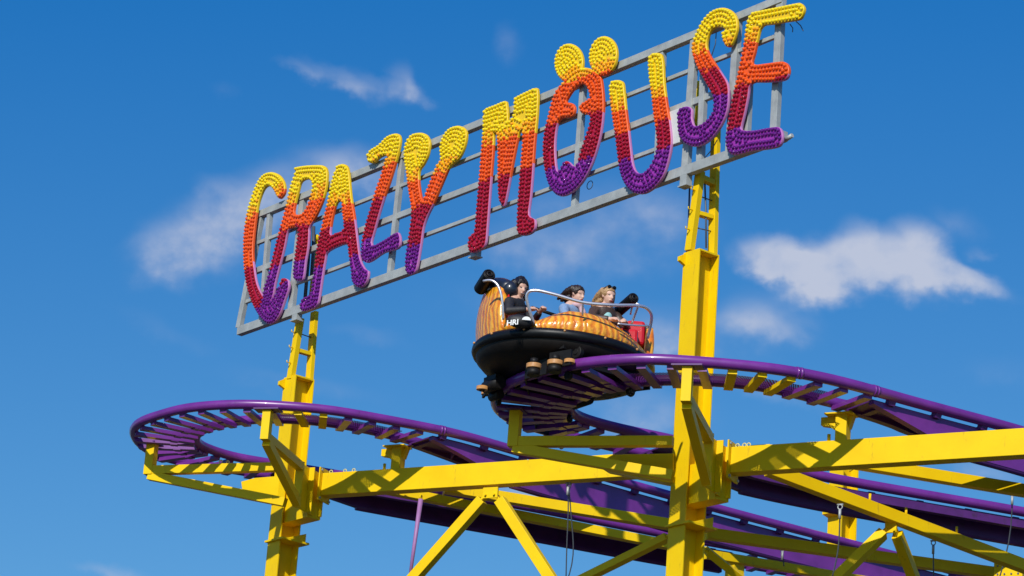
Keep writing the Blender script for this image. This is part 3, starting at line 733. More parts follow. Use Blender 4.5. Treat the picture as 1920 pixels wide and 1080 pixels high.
bm = NB(); box(bm, Vector((C3.x, C3.y, q.z)) + tS * .10, tS, mS, UZ, .2, .315, .03); obj('stiffener', bm, YEL, r3)

# ------------------------------------------------------------------ secondary members
def member(name, label, cat, p, q, w_, h_, m=YEL, group=None, box_=True, parts=None):
    o = thing(name, p.copy(), label, cat, group)
    bm = NB()
    if box_: bar(bm, p, q, w_, h_)
    else: ibar(bm, p, q, w_, h_)
    obj('bar', bm, m, o, bevel=.004)
    e = (q - p).normalized()
    bm = NB(); s = e.cross(UZ).normalized(); u = s.cross(e); box(bm, p - e * .008, e, s, u, .015, w_ + .06, h_ + .06); obj('end_plate', bm, m, o)
    return o
A0 = PZ(605, 887, 13.46)
pb = lambda x, y, o=.10: PP(x, y, A0 + bN * o, bN)
apex = pb(920, 914)
def brace(pa, pb_, label, w_=.15, ground=True):
    if ground: pb_ = pa + (pb_ - pa) * (pa.z / (pa.z - pb_.z))      # carry on to a footing on the ground
    o = thing('diagonal_brace', pa.copy(), label, 'brace', 'yellow diagonal braces'); e = (pb_ - pa).normalized()
    bm = NB(); bar(bm, pa, pb_, w_, .15, upv=bN); obj('bar', bm, YEL, o, bevel=.005)
    bm = NB(); bar(bm, pa - e * .11, pa - e * .002, .03, .11, upv=bN); tube(bm, [pa - e * .06 - bN * .05, pa - e * .06 + bN * .05], .02, 8); obj('fork_end', bm, YEL, o)
    return o
brace(pb(905, 938), pb(516, 1378), 'yellow diagonal brace falling left from the middle of the long left beam', ground=False)
brace(pb(938, 938), pb(1112, 1206), 'broad yellow diagonal brace falling right from the middle of the long left beam', .16)
bm = NB(); c = pb(920, 924, .04); box(bm, c, bD, bN, UZ, .24, .03, .16)
for sx in (-.07, .07):
    tube(bm, [c + bD * sx - bN * .05 - UZ * .03, c + bD * sx + bN * .09 - UZ * .03], .018, 8)
o = obj('brace_joint_plate', bm, YEL); prop(o, 'yellow pinned gusset plate where two braces meet under the left beam', 'plate')
# brace rising to the right column
a = PD(1252, 1007, 41.6); b = PD(1020, 1122, 42.4)
brace(a, b, 'slim yellow brace rising from bottom centre to the right column', .10, False)
a = PD(1325, 1033, 40.6); b = PD(1420, 1110, 41.0)
brace(a, b, 'slim yellow brace falling right from the foot of the right column', .10)
# right-hand V and the long shaded strut
s0 = PD(1440, 880, 39.7); s1 = PD(2000, 1092, 41.6)
o = thing('long_strut', s0.copy(), 'long shaded yellow strut sloping down right from under the right beam', 'strut')
bm = NB(); bar(bm, s0, s1, .15, .16); obj('bar', bm, YEL, o, bevel=.005)
for k in (.33, .45, .62):
    c = s0.lerp(s1, k); bm = NB(); tube(bm, [c + UZ * .08, c + UZ * .19], .018, 8); obj('locking_pin', bm, YEL, o)
bm = NB(); c = PD(1671, 985, depth(s0.lerp(s1, .41))); box(bm, c - UZ * .03, bD, bN, UZ, .16, .04, .14); obj('joint_plate', bm, YEL, o)
dV = depth(c)
brace(PD(1656, 1000, dV), PD(1512, 1140, dV - .6), 'yellow brace falling left from the long shaded strut at bottom right', .13)
brace(PD(1682, 1002, dV), PD(1735, 1140, dV + .6), 'shaded yellow brace falling right from the long shaded strut at bottom right', .13)
# horizontal rails behind
member('horizontal_girder', 'upper thin yellow girder behind the left beam, running right above a purple rail', 'girder', PD(835, 915, 45.8), PD(1290, 989, 46.3), .16, .15, group='yellow horizontal girders')
member('horizontal_girder', 'lower thin yellow girder behind the left beam, lying over the lowest purple track', 'girder', PD(690, 911, 46.6), PD(1300, 1031, 47.4), .15, .13, group='yellow horizontal girders')
member('horizontal_girder', 'long yellow girder right of the right column crossing to the lower right corner', 'girder', PD(1322, 1000, 42.6), PD(2000, 1093, 44.5), .15, .15, group='yellow horizontal girders')
member('horizontal_girder', 'lowest thin yellow girder at the foot of the right column', 'girder', PD(1318, 1038, 44.0), PD(1700, 1102, 46), .12, .12, group='yellow horizontal girders')
member('horizontal_girder', 'yellow girder emerging under the right beam, lit left half and shaded right end', 'girder', PD(1600, 867, 40.2), PD(2100, 950, 41.0), .15, .15, group='yellow horizontal girders')
# short post low down right of the right column
o = thing('short_post', PD(1378, 1058, 46), 'short yellow post under the lowest girder right of the right column', 'post')
bm = NB(); p = PD(1378, 1058, 46); bar(bm, p, Vector((p.x, p.y, 0)), .2, .2, upv=tS); obj('shaft', bm, YEL, o); bm = NB(); box(bm, p + UZ * .02, tS, mS, UZ, .36, .3, .04); obj('head_plate', bm, YEL, o)
# yellow corner block at the bottom right
p = PD(1895, 1072, 43.6); o = thing('girder_node', p.copy(), 'yellow bolted block where girder and strut meet at the bottom right corner', 'joint')
bm = NB(); box(bm, p, bD, bN, UZ, .42, .24, .26); obj('block', bm, YEL, o, bevel=.01)
bm = NB()
for sx in (-.15, -.05, .05, .15): bolt(bm, p + bD * sx - bN * .12 + UZ * .06, -bN); bolt(bm, p + bD * sx - bN * .12 - UZ * .06, -bN)
obj('bolts', bm, CAB, o)
# lilac hanging pole
a = pb(789, 936, .05); b = pb(766, 1100, .05)
o = thing('hanging_pole', a.copy(), 'faded lilac pole hanging from the long left beam', 'pole')
bm = NB(); tube(bm, [a, b], .036, 10, r2=.022); obj('tube', bm, LIL, o); bm = NB(); ringt(bm, a + UZ * .03, bD, .03, .012, 12, 6); bar(bm, a + UZ * .01, a + UZ * .10, .03, .08); obj('shackle', bm, YEL, o)
# hooks with cables
def cable(px, label, d):
    P = [PD(x, y, d) for x, y in px]; o = thing('hanging_cable', P[0].copy(), label, 'cable', 'thin steel cables')
    bm = NB(); tube(bm, smooth(catmull(P, .2), 2), .009, 6); obj('wire', bm, CAB, o)
    bm = NB(); c = P[0]; ringt(bm, c + UZ * .03, bN, .03, .008, 12, 6); tube(bm, [c, c - UZ * .12], .018, 8); tube(bm, [c + UZ * .06 - bD * .04, c + UZ * .06 + bD * .04], .012, 6); obj('hook', bm, mat_eye if False else GAL, o)
    return o
dB = depth(pb(1065, 905))
cable([(1065, 913), (1066, 960), (1063, 1010), (1061, 1100)], 'straight thin cable on a hook under the shaded end of the left beam', dB)
cable([(1067, 915), (1072, 985), (1076, 1020), (1073, 1060), (1063, 1090)], 'slack bowed cable on a hook under the shaded end of the left beam', dB + .05)
cable([(1575, 955), (1574, 1010), (1569, 1050), (1558, 1090)], 'thin cable hanging in front of the far yellow column', dV - 2.2)
cable([(1750, 1022), (1750, 1050), (1751, 1100)], 'short cable hanging from the shaded strut right of the brace joint', dV + .6)
cable([(1898, 930), (1897, 985), (1885, 1050), (1868, 1100)], 'curved cable hanging at the right frame edge', 41.7)
cable([(1467, 1034), (1468, 1045), (1470, 1062)], 'short light hook cable at the foot of the right column girders', 43.6)

exec_people = True
# ------------------------------------------------------------------ coaster car
ZC = ZR + .41
CC = PZ(1057, 668, ZC); CR_ = 1.12
car = thing('coaster_car', CC.copy(), 'round spinning coaster car with orange basket body and black bumper carrying four riders', 'coaster car')
bankax = Matrix.Rotation(math.radians(2.5), 3, Vector((0, 1, 0)))
def CP(v): return CC + bankax @ Vector(v)
def cyl(th, r, z): return CP((r * math.cos(th), r * math.sin(th), z))
def revolve(prof, m, name, parent, n=72, a0=0, a1=2 * math.pi, smooth_=True):
    bm = NB(); full = abs(a1 - a0 - 2 * math.pi) < 1e-6; rings = []
    for i in range(n if full else n + 1):
        t = a0 + (a1 - a0) * i / n; rings.append([bm.verts.new(cyl(t, r, z)) for r, z in prof])
    L = len(rings)
    for i in range(L if full else L - 1):
        A, B = rings[i], rings[(i + 1) % L]
        for k in range(len(prof) - 1):
            f = bm.faces.new((A[k], B[k], B[k + 1], A[k + 1])); f.smooth = smooth_
    return obj(name, bm, m, parent)
# bumper ring
revolve([(CR_ - .04, .005), (CR_ + .02, -.005), (CR_ + .045, -.04), (CR_ + .05, -.08), (CR_ + .03, -.12), (CR_ - .02, -.135), (CR_ - .14, -.135), (CR_ - .14, .005), (CR_ - .04, .005)], BLK, 'bumper', car)
revolve([(CR_ - .01, -.13), (CR_ - .02, -.18), (CR_ - .09, -.25), (CR_ - .22, -.31), (CR_ - .42, -.36), (.3, -.38), (.001, -.38)], GRM, 'underside_dish', car)
revolve([(CR_ - .13, .05), (.001, .05)], GRM, 'floor', car)
bm = NB()
for k in range(14):
    t = 2 * math.pi * k / 14 + .2; p = cyl(t, CR_ + .045, -.035); n_ = Vector((math.cos(t), math.sin(t), 0)); ball(bm, p, .018, seg=8)
obj('bumper_bolts', bm, BRZ, car)
# basket shell: height depends on the angle
def hgt(td):
    td %= 360
    K = [(0, .50), (30, .50), (45, .36), (60, .22), (120, .2), (140, .26), (152, .58), (165, .62), (200, .62), (216, .60), (221, .54), (224, .10), (236, .09), (246, .14), (257, .22), (270, .29), (285, .30), (300, .28), (318, .22), (330, .15), (338, .10), (352, .10), (356, .44), (360, .50)]
    for (a, h), (b, g_) in zip(K[:-1], K[1:]):
        if a <= td <= b: return h + (g_ - h) * (td - a) / (b - a)
    return .5
bm = NB(); uv = bm.loops.layers.uv.new('UVMap'); NA = 180; NZ = 8; gr = []
for i in range(NA):
    td = 360 * i / NA; t = math.radians(td); h = hgt(td); row = []
    for k in range(NZ + 1):
        q = k / NZ; z = -.012 + (h + .024) * q
        cow = 1 if 244 < td < 345 else 0
        r = CR_ - (.0 if 120 < td < 224 else .03) + (.035 * math.sin(math.pi * min(1, q * 1.0)) if not cow else .03 * math.sin(math.pi * q) - .16 * q ** 2.2)
        row.append((bm.verts.new(cyl(t, r, z)), (t * CR_ * .55, z * .5)))
    # thickness: roll inwards
    row.append((bm.verts.new(cyl(t, r - .05, z + .012)), (t * CR_ * .55, z * .5 + .03))); row.append((bm.verts.new(cyl(t, r - .085, z - .02)), (t * CR_ * .55, z * .5 + .05)))
    gr.append(row)
for i in range(NA):
    A, B = gr[i], gr[(i + 1) % NA]
    for k in range(len(A) - 1):
        f = bm.faces.new((A[k][0], B[k][0], B[k + 1][0], A[k + 1][0])); f.smooth = True
        ua = A[k][1][0]; ub = B[k][1][0] if i < NA - 1 else 2 * math.pi * CR_ * .55
        for lp, c in zip(f.loops, ((ua, A[k][1][1]), (ub, B[k][1][1]), (ub, B[k + 1][1][1]), (ua, A[k + 1][1][1]))): lp[uv].uv = c
obj('basket_shell', bm, BSK, car)
# cowl top closing the bulge inwards
bm = NB(); uv = bm.loops.layers.uv.new('UVMap'); prev = None
for i in range(0, 46):
    td = 246 + i * 2; t = math.radians(td); h = hgt(td) + .012
    vs = [bm.verts.new(cyl(t, CR_ - .23, h + .0)), bm.verts.new(cyl(t, CR_ - .36, h - .02)), bm.verts.new(cyl(t, CR_ - .40, .12))]
    if prev:
        for k in range(2):
            f = bm.faces.new((prev[k], vs[k], vs[k + 1], prev[k + 1])); f.smooth = True
            for lp, c in zip(f.loops, ((t, 0), (t + .02, 0), (t + .02, .05), (t, .05))): lp[uv].uv = c
    prev = vs
obj('cowl_top', bm, BSK, car)
# red inner lining
bm = NB(); gr = []
for i in range(NA + 1):
    td = 360 * i / NA; t = math.radians(td); h = hgt(td) - (.13 if 244 < td < 345 else 0)
    gr.append([bm.verts.new(cyl(t, CR_ - .125, .06)), bm.verts.new(cyl(t, CR_ - .115, .012 + h * .5)), bm.verts.new(cyl(t, CR_ - .10, .007 + max(0, h - .03)))])
for i in range(NA):
    for k in range(2):
        f = bm.faces.new((gr[i][k], gr[i + 1][k], gr[i + 1][k + 1], gr[i][k + 1])); f.smooth = True
obj('red_lining', bm, REDM, car)
# red side wings of the seats (visible at both openings)
for (ta, tb, ha) in ((222, 240, .44), (339, 355, .34)):
    bm = NB(); 
    a = cyl(math.radians(ta), CR_ - .06, .06); b = cyl(math.radians(ta), CR_ - .06, .12 + ha); c = cyl(math.radians(tb), CR_ - .08, .06)
    c2 = cyl(math.radians(ta * .68 + tb * .32), CR_ - .07, .12 + ha * .34)
    prism(bm, [a, c, c2, b], Vector((0, .05, 0))); obj('seat_wing', bm, REDM, car)
# seats: two benches (left and right)
for s in (-1, 1):
    bm = NB(); box(bm, CP((s * .62, .02, .14)), Vector((1, 0, 0)), Vector((0, 1, 0)), UZ, .55, 1.2, .28); obj('bench', bm, REDM, car, bevel=.04)
    bm = NB(); box(bm, CP((s * (.86 if s > 0 else .90), .05, .30 if s > 0 else .38)), Vector((1, 0, 0)), Vector((0, 1, 0)), UZ, .24 if s > 0 else .12, .9, .32 if s > 0 else .40); obj('back_cushion', bm, REDM, car, bevel=.04)
# padded navy seat tops
def pad(ts, zs, name, r0=.12, rr=CR_ - .12):
    bm = NB(); P = [cyl(math.radians(t), rr, z) for t, z in zip(ts, zs)]; P = smooth(catmull(P, .06), 3)
    tube(bm, P, r0, 12); ball(bm, P[0], r0, seg=12); ball(bm, P[-1], r0, seg=12); return obj(name, bm, NAV, car)
pad([221, 212, 200, 186, 172, 160, 152], [.58, .66, .72, .74, .74, .72, .66], 'seat_top_pad', .105, CR_ - .11)
pad([2, 12, 24, 34], [.50, .54, .54, .50], 'seat_top_pad', .055, CR_ - .10)
def CPX(x, y, dd): return PD(x, y, depth(CC) + dd)
def roll(a, b, r, name='headrest_roll'):
    e = (b - a).normalized(); bm = NB(); tube(bm, [a - e * .03, a, a + e * .02, b - e * .02, b], r, 18)
    o = obj(name, bm, BLK, car, bevel=.012)
    bm = NB(); ringt(bm, b + e * .004, e, r * .42, .014, 18, 6); ringt(bm, b + e * .002, e, r * .78, .010, 22, 6); obj('roll_end_cap', bm, GRM, o); return o
ra = CPX(901, 541, -.10); rb = CPX(918, 514, -.32); roll(ra, rb, .082)
ra = CPX(1158, 585, -.05); rb = CPX(1189, 558, -.30); roll(ra, rb, .072)
bm = NB(); tube(bm, [CPX(996, 576, -.3), CPX(1050, 594, -.3)], .022, 8); obj('lap_bar', bm, GRM, car)
# chrome rails
def crail(px, r=.020, dd=-.9, name='handrail'):
    P = [CPX(*(q[:2]), q[2] if len(q) > 2 else dd) for q in px]; bm = NB(); tube(bm, smooth(catmull(P, .03), 2), r, 10); return obj(name, bm, CHR, car)
crail([(1001, 607, -1.0), (994, 585, -1.02), (987, 556, -1.02), (990, 546, -1.02), (1002, 544, -1.03), (1040, 552, -1.05), (1093, 567, -1.05), (1150, 572, -1.0), (1195, 573, -.85), (1213, 578, -.7), (1222, 590, -.6), (1221, 605, -.55), (1214, 635, -.55)])
crail([(1093, 567, -1.05), (1092, 592, -1.0)], .014, name='rail_post')
crail([(1197, 573, -.85), (1184, 608, -.75)], .014, name='rail_post')
crail([(1158, 607, -.9), (1190, 610, -.8), (1219, 611, -.58)], .012, name='rail_crossbar')
crail([(906, 527, -.62), (920, 525, -.66), (931, 531, -.7), (938, 545, -.74), (942, 568, -.78), (944, 600, -.8)], .016, name='grab_hoop')
crail([(1182, 590, -.1), (1187, 572, -.12), (1194, 568, -.14), (1202, 574, -.14)], .012, name='grab_hoop')

# chassis + wheels, aligned with the track under the car
def closest(P, q):
    return min(range(2, len(P) - 2), key=lambda i: (P[i] - q).xy.length if hasattr((P[i] - q), 'xy') else 0)
io = min(range(2, len(OR) - 2), key=lambda i: (Vector((OR[i].x, OR[i].y)) - Vector(PZ(985, 705, ZR).xy)).length)
ji = nearest(IR, OR[io])
tgv = (OR[io + 1] - OR[io - 1]).normalized(); crs = (IR[ji] - OR[io]).normalized(); 
ch = D.objects.new('chassis', None)
mid = OR[io].lerp(IR[ji], .5)
cc0 = Vector(((mid.x + CC.x) / 2, (mid.y + CC.y) / 2, ZR + .05))
bm = NB()
for s in (-1, 1):
    bar(bm, cc0 + crs * (s * .28) - tgv * .85, cc0 + crs * (s * .28) + tgv * .85, .09, .10)
for k in (-.85, -.3, .3, .85): bar(bm, cc0 + tgv * k - crs * .52 - UZ * .01, cc0 + tgv * k + crs * .52 - UZ * .01, .09, .08)
tube(bm, [Vector((CC.x, CC.y, ZR + .0)), Vector((CC.x, CC.y, ZC - .33))], .30, 24); tube(bm, [Vector((CC.x, CC.y, ZR - .05)), Vector((CC.x, CC.y, ZR + .1))], .42, 24)
cho = obj('chassis', bm, GRM, car)
def wheel(c, ax, r=.085, w_=.07, m=BRZ):
    ax = ax.normalized(); bm = NB(); tube(bm, [c - ax * w_ / 2, c - ax * w_ * .35, c + ax * w_ * .35, c + ax * w_ / 2], r, 20); o = obj('wheel', bm, m, car, bevel=.008)
    bm = NB(); tube(bm, [c - ax * (w_ / 2 + .012), c + ax * (w_ / 2 + .012)], r * .45, 14); obj('hub', bm, GRM, o); return o
for k in (-.85, .85):
    for s, P in ((-1, OR), (1, IR)):
        c = cc0 + tgv * k + crs * s * .5; j = nearest(P, c); rc = P[j]; td_ = (P[j + 1] - P[j - 1]).normalized(); sd = td_.cross(UZ).normalized()
        if sd.dot(rc - cc0) < 0: sd = -sd
        bm = NB(); box(bm, rc + UZ * .04 + sd * .17, td_, sd, UZ, .34, .03, .20); bar(bm, rc + UZ * .20 + sd * .17, rc + UZ * .20 - sd * .1, .08, .05); bar(bm, c + UZ * .0, rc + UZ * .22, .06, .06); obj('wheel_carrier', bm, GRM, car)
        for q in (-.12, .12):
            wheel(rc + td_ * q + UZ * (RR + .085), sd, .083, .07, GRM); wheel(rc + td_ * q + sd * (RR + .07), UZ, .068, .05)
        wheel(rc - UZ * (RR + .06), sd, .055, .05, GRM)
bm = NB(); prev = None
for i_ in range(len(OR)):
    v_ = OR[i_] - EYE; x_ = 960 + FPX * v_.dot(rt) / v_.dot(fw)
    if 990 < x_ < 1052 and i_ < len(OR) * .6:
        td_ = (OR[i_ + 1] - OR[i_ - 1]).normalized(); sd = td_.cross(UZ).normalized()
        if sd.y > 0: sd = -sd
        c = OR[i_] + sd * .10; vs = [bm.verts.new(c + UZ * z_ + sd * q_) for z_, q_ in ((.20, 0), (.20, .03), (-.10, .03), (-.10, 0))]
        if prev:
            for q in range(4): bm.faces.new((prev[q], prev[(q + 1) % 4], vs[(q + 1) % 4], vs[q]))
        else: bm.faces.new(vs)
        prev = vs
bm.faces.new(prev); obj('bogie_plate', bm, GRM, car)
# visible amber guide wheels and a silver cap under the bumper, and loose machinery
for (x, y, r_) in ((1001, 687, .095), (1041, 681, .10)):
    c = PD(x, y, depth(CC) - 1.15); wheel(c, UZ, r_, .06, BRZ)
    bm = NB(); tube(bm, [c - UZ * .035, c - UZ * .12], r_ * .85, 20); tube(bm, [c + UZ * .03, c + UZ * .10], .05, 12); obj('wheel_mount', bm, GRM, car)
bm = NB(); ball(bm, PD(1064, 665, depth(CC) - .95), .058); obj('end_cap', bm, CHR, car)
bm = NB(); tube(bm, [PD(1130, 664, depth(CC) - .9), PD(1146, 662, depth(CC) - .9)], .035, 12); obj('end_cap', bm, GRM, car)
for (x, y, dd, sx, sy, sz) in ((925, 722, -.1, .34, .25, .16), (930, 742, 0, .2, .2, .12), (1090, 752, .35, .34, .3, .16), (1150, 738, .3, .28, .2, .1), (1120, 735, .3, .5, .3, .06)):
    bm = NB(); c = PD(x, y, depth(CC) + dd); tube(bm, [c - tgv * sx / 2, c + tgv * sx / 2], sz / 2, 14); box(bm, c + UZ * .06, tgv, crs, UZ, sx * .8, sy * .5, sz * .6); obj('bogie_part', bm, GRM, car)
c = PD(904, 728, depth(CC) - .1); wheel(c, UZ, .075, .05, BRZ)

# ------------------------------------------------------------------ riders
SK1 = mat('skin_light', (.62, .36, .26), .5, var=.08, scale=20); SK2 = mat('skin_fair', (.66, .40, .30), .5, var=.08, scale=20)
LIP = mat('lips', (.42, .10, .09), .4); EYEM = mat('dark_eye', (.03, .02, .02), .3); TEETH = mat('teeth', (.75, .72, .66), .3)
HBK = mat('black_hair', (.012, .009, .008), .38, bump=.6, scale=30, var=.4); HBR = mat('dark_brown_hair', (.030, .015, .009), .4, bump=.6, scale=30, var=.4)
HBL = mat('dark_blonde_hair', (.56, .36, .17), .45, bump=.6, scale=34, var=.6, col2=(.24, .12, .045))
CBK = mat('black_jacket', (.015, .015, .018), .6, bump=.5, scale=9); CDN = mat('pale_denim', (.22, .33, .52), .8, bump=.5, scale=14, var=.25)
CWH = mat('white_top', (.62, .58, .60), .8, bump=.4, scale=12, var=.12); CPK = mat('pale_pink_scarf', (.62, .40, .44), .8, bump=.4, scale=14, var=.3)
CTL = mat('mint_top', (.30, .56, .55), .8, bump=.4, scale=12); CLT = mat('brown_leather', (.06, .035, .025), .45, bump=.5, scale=12)
def rot_frame(yaw, pitch=0, roll_=0):
    return Matrix.Rotation(yaw, 3, 'Z') @ Matrix.Rotation(pitch, 3, 'Y') @ Matrix.Rotation(roll_, 3, 'X')
def remesh(bm, vox, sm=2):
    me = D.meshes.new('t'); bm.to_mesh(me); bm.free(); o = D.objects.new('t', me); COL.objects.link(o)
    m = o.modifiers.new('r', 'REMESH'); m.mode = 'VOXEL'; m.voxel_size = vox; m.use_smooth_shade = True
    if sm: s = o.modifiers.new('s', 'SMOOTH'); s.iterations = sm; s.factor = .5
    dg = bpy.context.evaluated_depsgraph_get(); m2 = D.meshes.new_from_object(o.evaluated_get(dg)); D.objects.remove(o); D.meshes.remove(me)
    b = bmesh.new(); b.from_mesh(m2); D.meshes.remove(m2); return b
def limb(bm, pts):
    """pts: list of (Vector, radius) -> overlapping cones and balls (fused by the voxel remesh)"""
    for (a, ra_), (b, rb_) in zip(pts[:-1], pts[1:]):
        L = (b - a).length; n = max(2, int(L / .02)); tube(bm, [a.lerp(b, k / n) for k in range(n + 1)], ra_, 14, r2=rb_)
    for p, r in pts: ball(bm, p, r, seg=14)
def person(head, yaw, pitch, lean, skin, hairm, hair, clothes, arms, label, smile=False, glasses=False, hy=None):
    """head: world centre of head. yaw: facing direction. Everything hangs from the head; seated body below."""
    R = rot_frame(yaw, pitch); F = R @ Vector((1, 0, 0)); S = R @ Vector((0, 1, 0)); U = R @ Vector((0, 0, 1))
    Bf = Vector((math.cos(hy if hy is not None else yaw), math.sin(hy if hy is not None else yaw), 0)); Bs = Vector((-Bf.y, Bf.x, 0))
    H = lambda f, s, u: head + F * f + S * s + U * u
    neck = head - U * .10 - F * .012; base = neck - UZ * .07 - Bf * (.02 + lean * .02)
    chest = base - UZ * .20 - Bf * (.04 + lean * .05); waist = chest - UZ * .20 - Bf * .04; hip = waist - UZ * .12
    bm = NB()
    # head: cranium, face, jaw
    for (f, s, u, r, sf, ss, su) in ((-.012, 0, .028, .088, 1.07, .88, 1.0), (.022, 0, -.025, .072, 1.0, .84, 1.15), (.040, 0, -.078, .040, 1.0, 1.0, .8)):
        res = bmesh.ops.create_uvsphere(bm, u_segments=20, v_segments=12, radius=r)
        for v in res['verts']: v.co = H(f + v.co.x * sf, s + v.co.y * ss, u + v.co.z * su)
    limb(bm, [(H(.088, 0, .008), .010), (H(.106, 0, -.028), .014)])                        # nose
    for s in (-1, 1):
        limb(bm, [(H(.090, s * .012, -.030), .008), (H(.092, s * .010, -.030), .008)])
        limb(bm, [(H(-.008, s * .077, .012), .013), (H(-.004, s * .078, -.022), .010)])      # ears
        limb(bm, [(H(.074, s * .015, .030), .010), (H(.060, s * .052, .028), .010)])         # brow
    limb(bm, [(H(.086, -.022, -.062), .010), (H(.092, 0, -.060), .011), (H(.086, .022, -.062), .010)])  # mouth mound
    limb(bm, [(head - U * .04 - F * .01, .055), (neck - UZ * .04, .052), (base, .062)])
    # torso
    for k, (c, wx, wy) in enumerate(((base - UZ * .03, .15, .085), (chest + UZ * .05, .175, .11), (chest - UZ * .06, .165, .115), (waist, .14, .10), (hip, .17, .125))):
        res = bmesh.ops.create_uvsphere(bm, u_segments=18, v_segments=10, radius=1)
        for v in res['verts']: v.co = c + Bs * (v.co.x * wx) + Bf * (v.co.y * wy) + UZ * (v.co.z * .13)
    shl = [base + Bs * (s * .165) - UZ * .055 for s in (-1, 1)]
    hands = []
    for s, sh, (el_, wr) in zip((-1, 1), shl, arms):
        e = head + Bf * el_[0] + Bs * el_[1] + UZ * el_[2]; wv = head + Bf * wr[0] + Bs * wr[1] + UZ * wr[2]
        limb(bm, [(base - UZ * .02 + Bs * s * .06, .05), (sh, .055), (e, .040), (wv, .027)])
        d = (wv - e).normalized(); sd = d.cross(UZ).normalized(); un = sd.cross(d)
        limb(bm, [(wv, .026), (wv + d * .045, .032), (wv + d * .075, .030)])
        for q in range(4):                                                                  # four fingers curled down + thumb
            o_ = sd * ((q - 1.5) * .019); ln = (.030, .036, .034, .026)[q]
            p1 = wv + d * .085 + o_; p2 = p1 + d * ln - un * .012; p3 = p2 + d * .012 - un * .026
            limb(bm, [(p1, .0098), (p2, .009), (p3, .008)])
        limb(bm, [(wv + d * .03 - sd * s * .028, .012), (wv + d * .065 - sd * s * .048 - un * .01, .010), (wv + d * .085 - sd * s * .046 - un * .02, .009)])
    # legs (inside the car)
    for s in (-1, 1):
        kn = hip + Bf * .36 + Bs * s * .12 + UZ * .15; an = kn - UZ * .20 + Bf * .02
        limb(bm, [(hip + Bs * s * .09, .095), (kn, .062), (an, .045)]); limb(bm, [(an, .04), (an + Bf * .13 - UZ * .01, .032)])
    body = remesh(bm, .0095, 3)
    # materials by region
    inv = R.transposed()
    for f in body.faces:
        f.smooth = True; c = inv @ (f.calc_center_median() - head); mi = 0
        if c.x > .055 and ((abs(c.y) - .030) / .013) ** 2 + ((c.z - .008) / .0075) ** 2 < 1: mi = 2
        mo = ((c.y) / .026) ** 2 + ((c.z + .062) / .011) ** 2
        if c.x > .07 and mo < 1: mi = 3 if (smile and abs(c.z + .060) < .0045) else 1
        f.material_index = mi
    P = obj('person', body, [skin, LIP, EYEM, TEETH]); prop(P, label, 'person')
    def child(name, bm_, m, vox=.011, sm=2):
        b = remesh(bm_, vox, sm)
        for f in b.faces: f.smooth = True
        return obj(name, b, m, P)
    # hair: cap shell + locks
    bm = NB()
    res = bmesh.ops.create_uvsphere(bm, u_segments=24, v_segments=14, radius=1)
    for v in res['verts']:
        x, y, z = v.co; v.co = H(-.022 + x * .104, y * .094, .042 + z * .088)
    for k, pts in enumerate(hair): 
        limb(bm, [(H(*p[:3]), p[3]) for p in pts])
    b = remesh(bm, .009, 1)
    dl = []
    for v in b.verts:
        c = inv @ (v.co - head)
        if c.x > .05 and c.z < .062 and abs(c.y) < .062: v.co = head + R @ Vector((.05 - (c.x - .05) * .3, c.y, c.z))
        v.co += (R @ Vector((0, 0, 1))) * (.003 * math.sin(c.x * 160 + c.y * 90)) 
    for f in b.faces: f.smooth = True
    obj('hair', b, hairm, P)
    # clothing
    tm, sleeve_m, extra = clothes
    bm = NB()
    for k, (c, wx, wy) in enumerate(((base - UZ * .045, .155, .092), (chest + UZ * .05, .19, .124), (chest - UZ * .06, .18, .128), (waist, .16, .115), (hip, .185, .138))):
        res = bmesh.ops.create_uvsphere(bm, u_segments=18, v_segments=10, radius=1)
        for v in res['verts']: v.co = c + Bs * (v.co.x * wx) + Bf * (v.co.y * wy) + UZ * (v.co.z * .13)
    for s, sh, (el_, wr) in zip((-1, 1), shl, arms):
        e = head + Bf * el_[0] + Bs * el_[1] + UZ * el_[2]; wv = head + Bf * wr[0] + Bs * wr[1] + UZ * wr[2]
        limb(bm, [(base - UZ * .04 + Bs * s * .07, .06), (sh, .070), (sh.lerp(e, .5), .062), (e, .055), (e.lerp(wv, .8), .042)])
    child('jacket', bm, sleeve_m, .013, 2)
    if tm is not None:
        bm = NB()
        for (c, wx, wy) in ((chest + UZ * .09 + Bf * .060, .090, .100), (chest - UZ * .04 + Bf * .060, .10, .10), (waist + Bf * .05, .09, .10)):
            res = bmesh.ops.create_uvsphere(bm, u_segments=18, v_segments=10, radius=1)
            for v in res['verts']: v.co = c + Bs * (v.co.x * wx) + Bf * (v.co.y * wy) + UZ * (v.co.z * .12)
        child('top', bm, tm)
    if extra == 'scarf':
        bm = NB(); limb(bm, [(neck - UZ * .05 + Bf * .07 + Bs * .03, .035), (neck - UZ * .15 + Bf * .12 + Bs * .03, .04), (neck - UZ * .30 + Bf * .13 + Bs * .01, .045)])
        limb(bm, [(neck - UZ * .05 - Bs * .07, .03), (neck - UZ * .05 + Bf * .07, .034), (neck - UZ * .05 + Bs * .07, .03)]); child('scarf', bm, CPK)
    bm = NB()
    for s in (-1, 1):
        kn = hip + Bf * .36 + Bs * s * .12 + UZ * .15; an = kn - UZ * .20 + Bf * .02
        limb(bm, [(hip + Bs * s * .09, .107), (kn, .075), (an.lerp(kn, .1), .058)])
    child('trousers', bm, mat('dark_jeans', (.02, .025, .045), .8) if 'dark_jeans' not in D.materials else D.materials['dark_jeans'], .014)
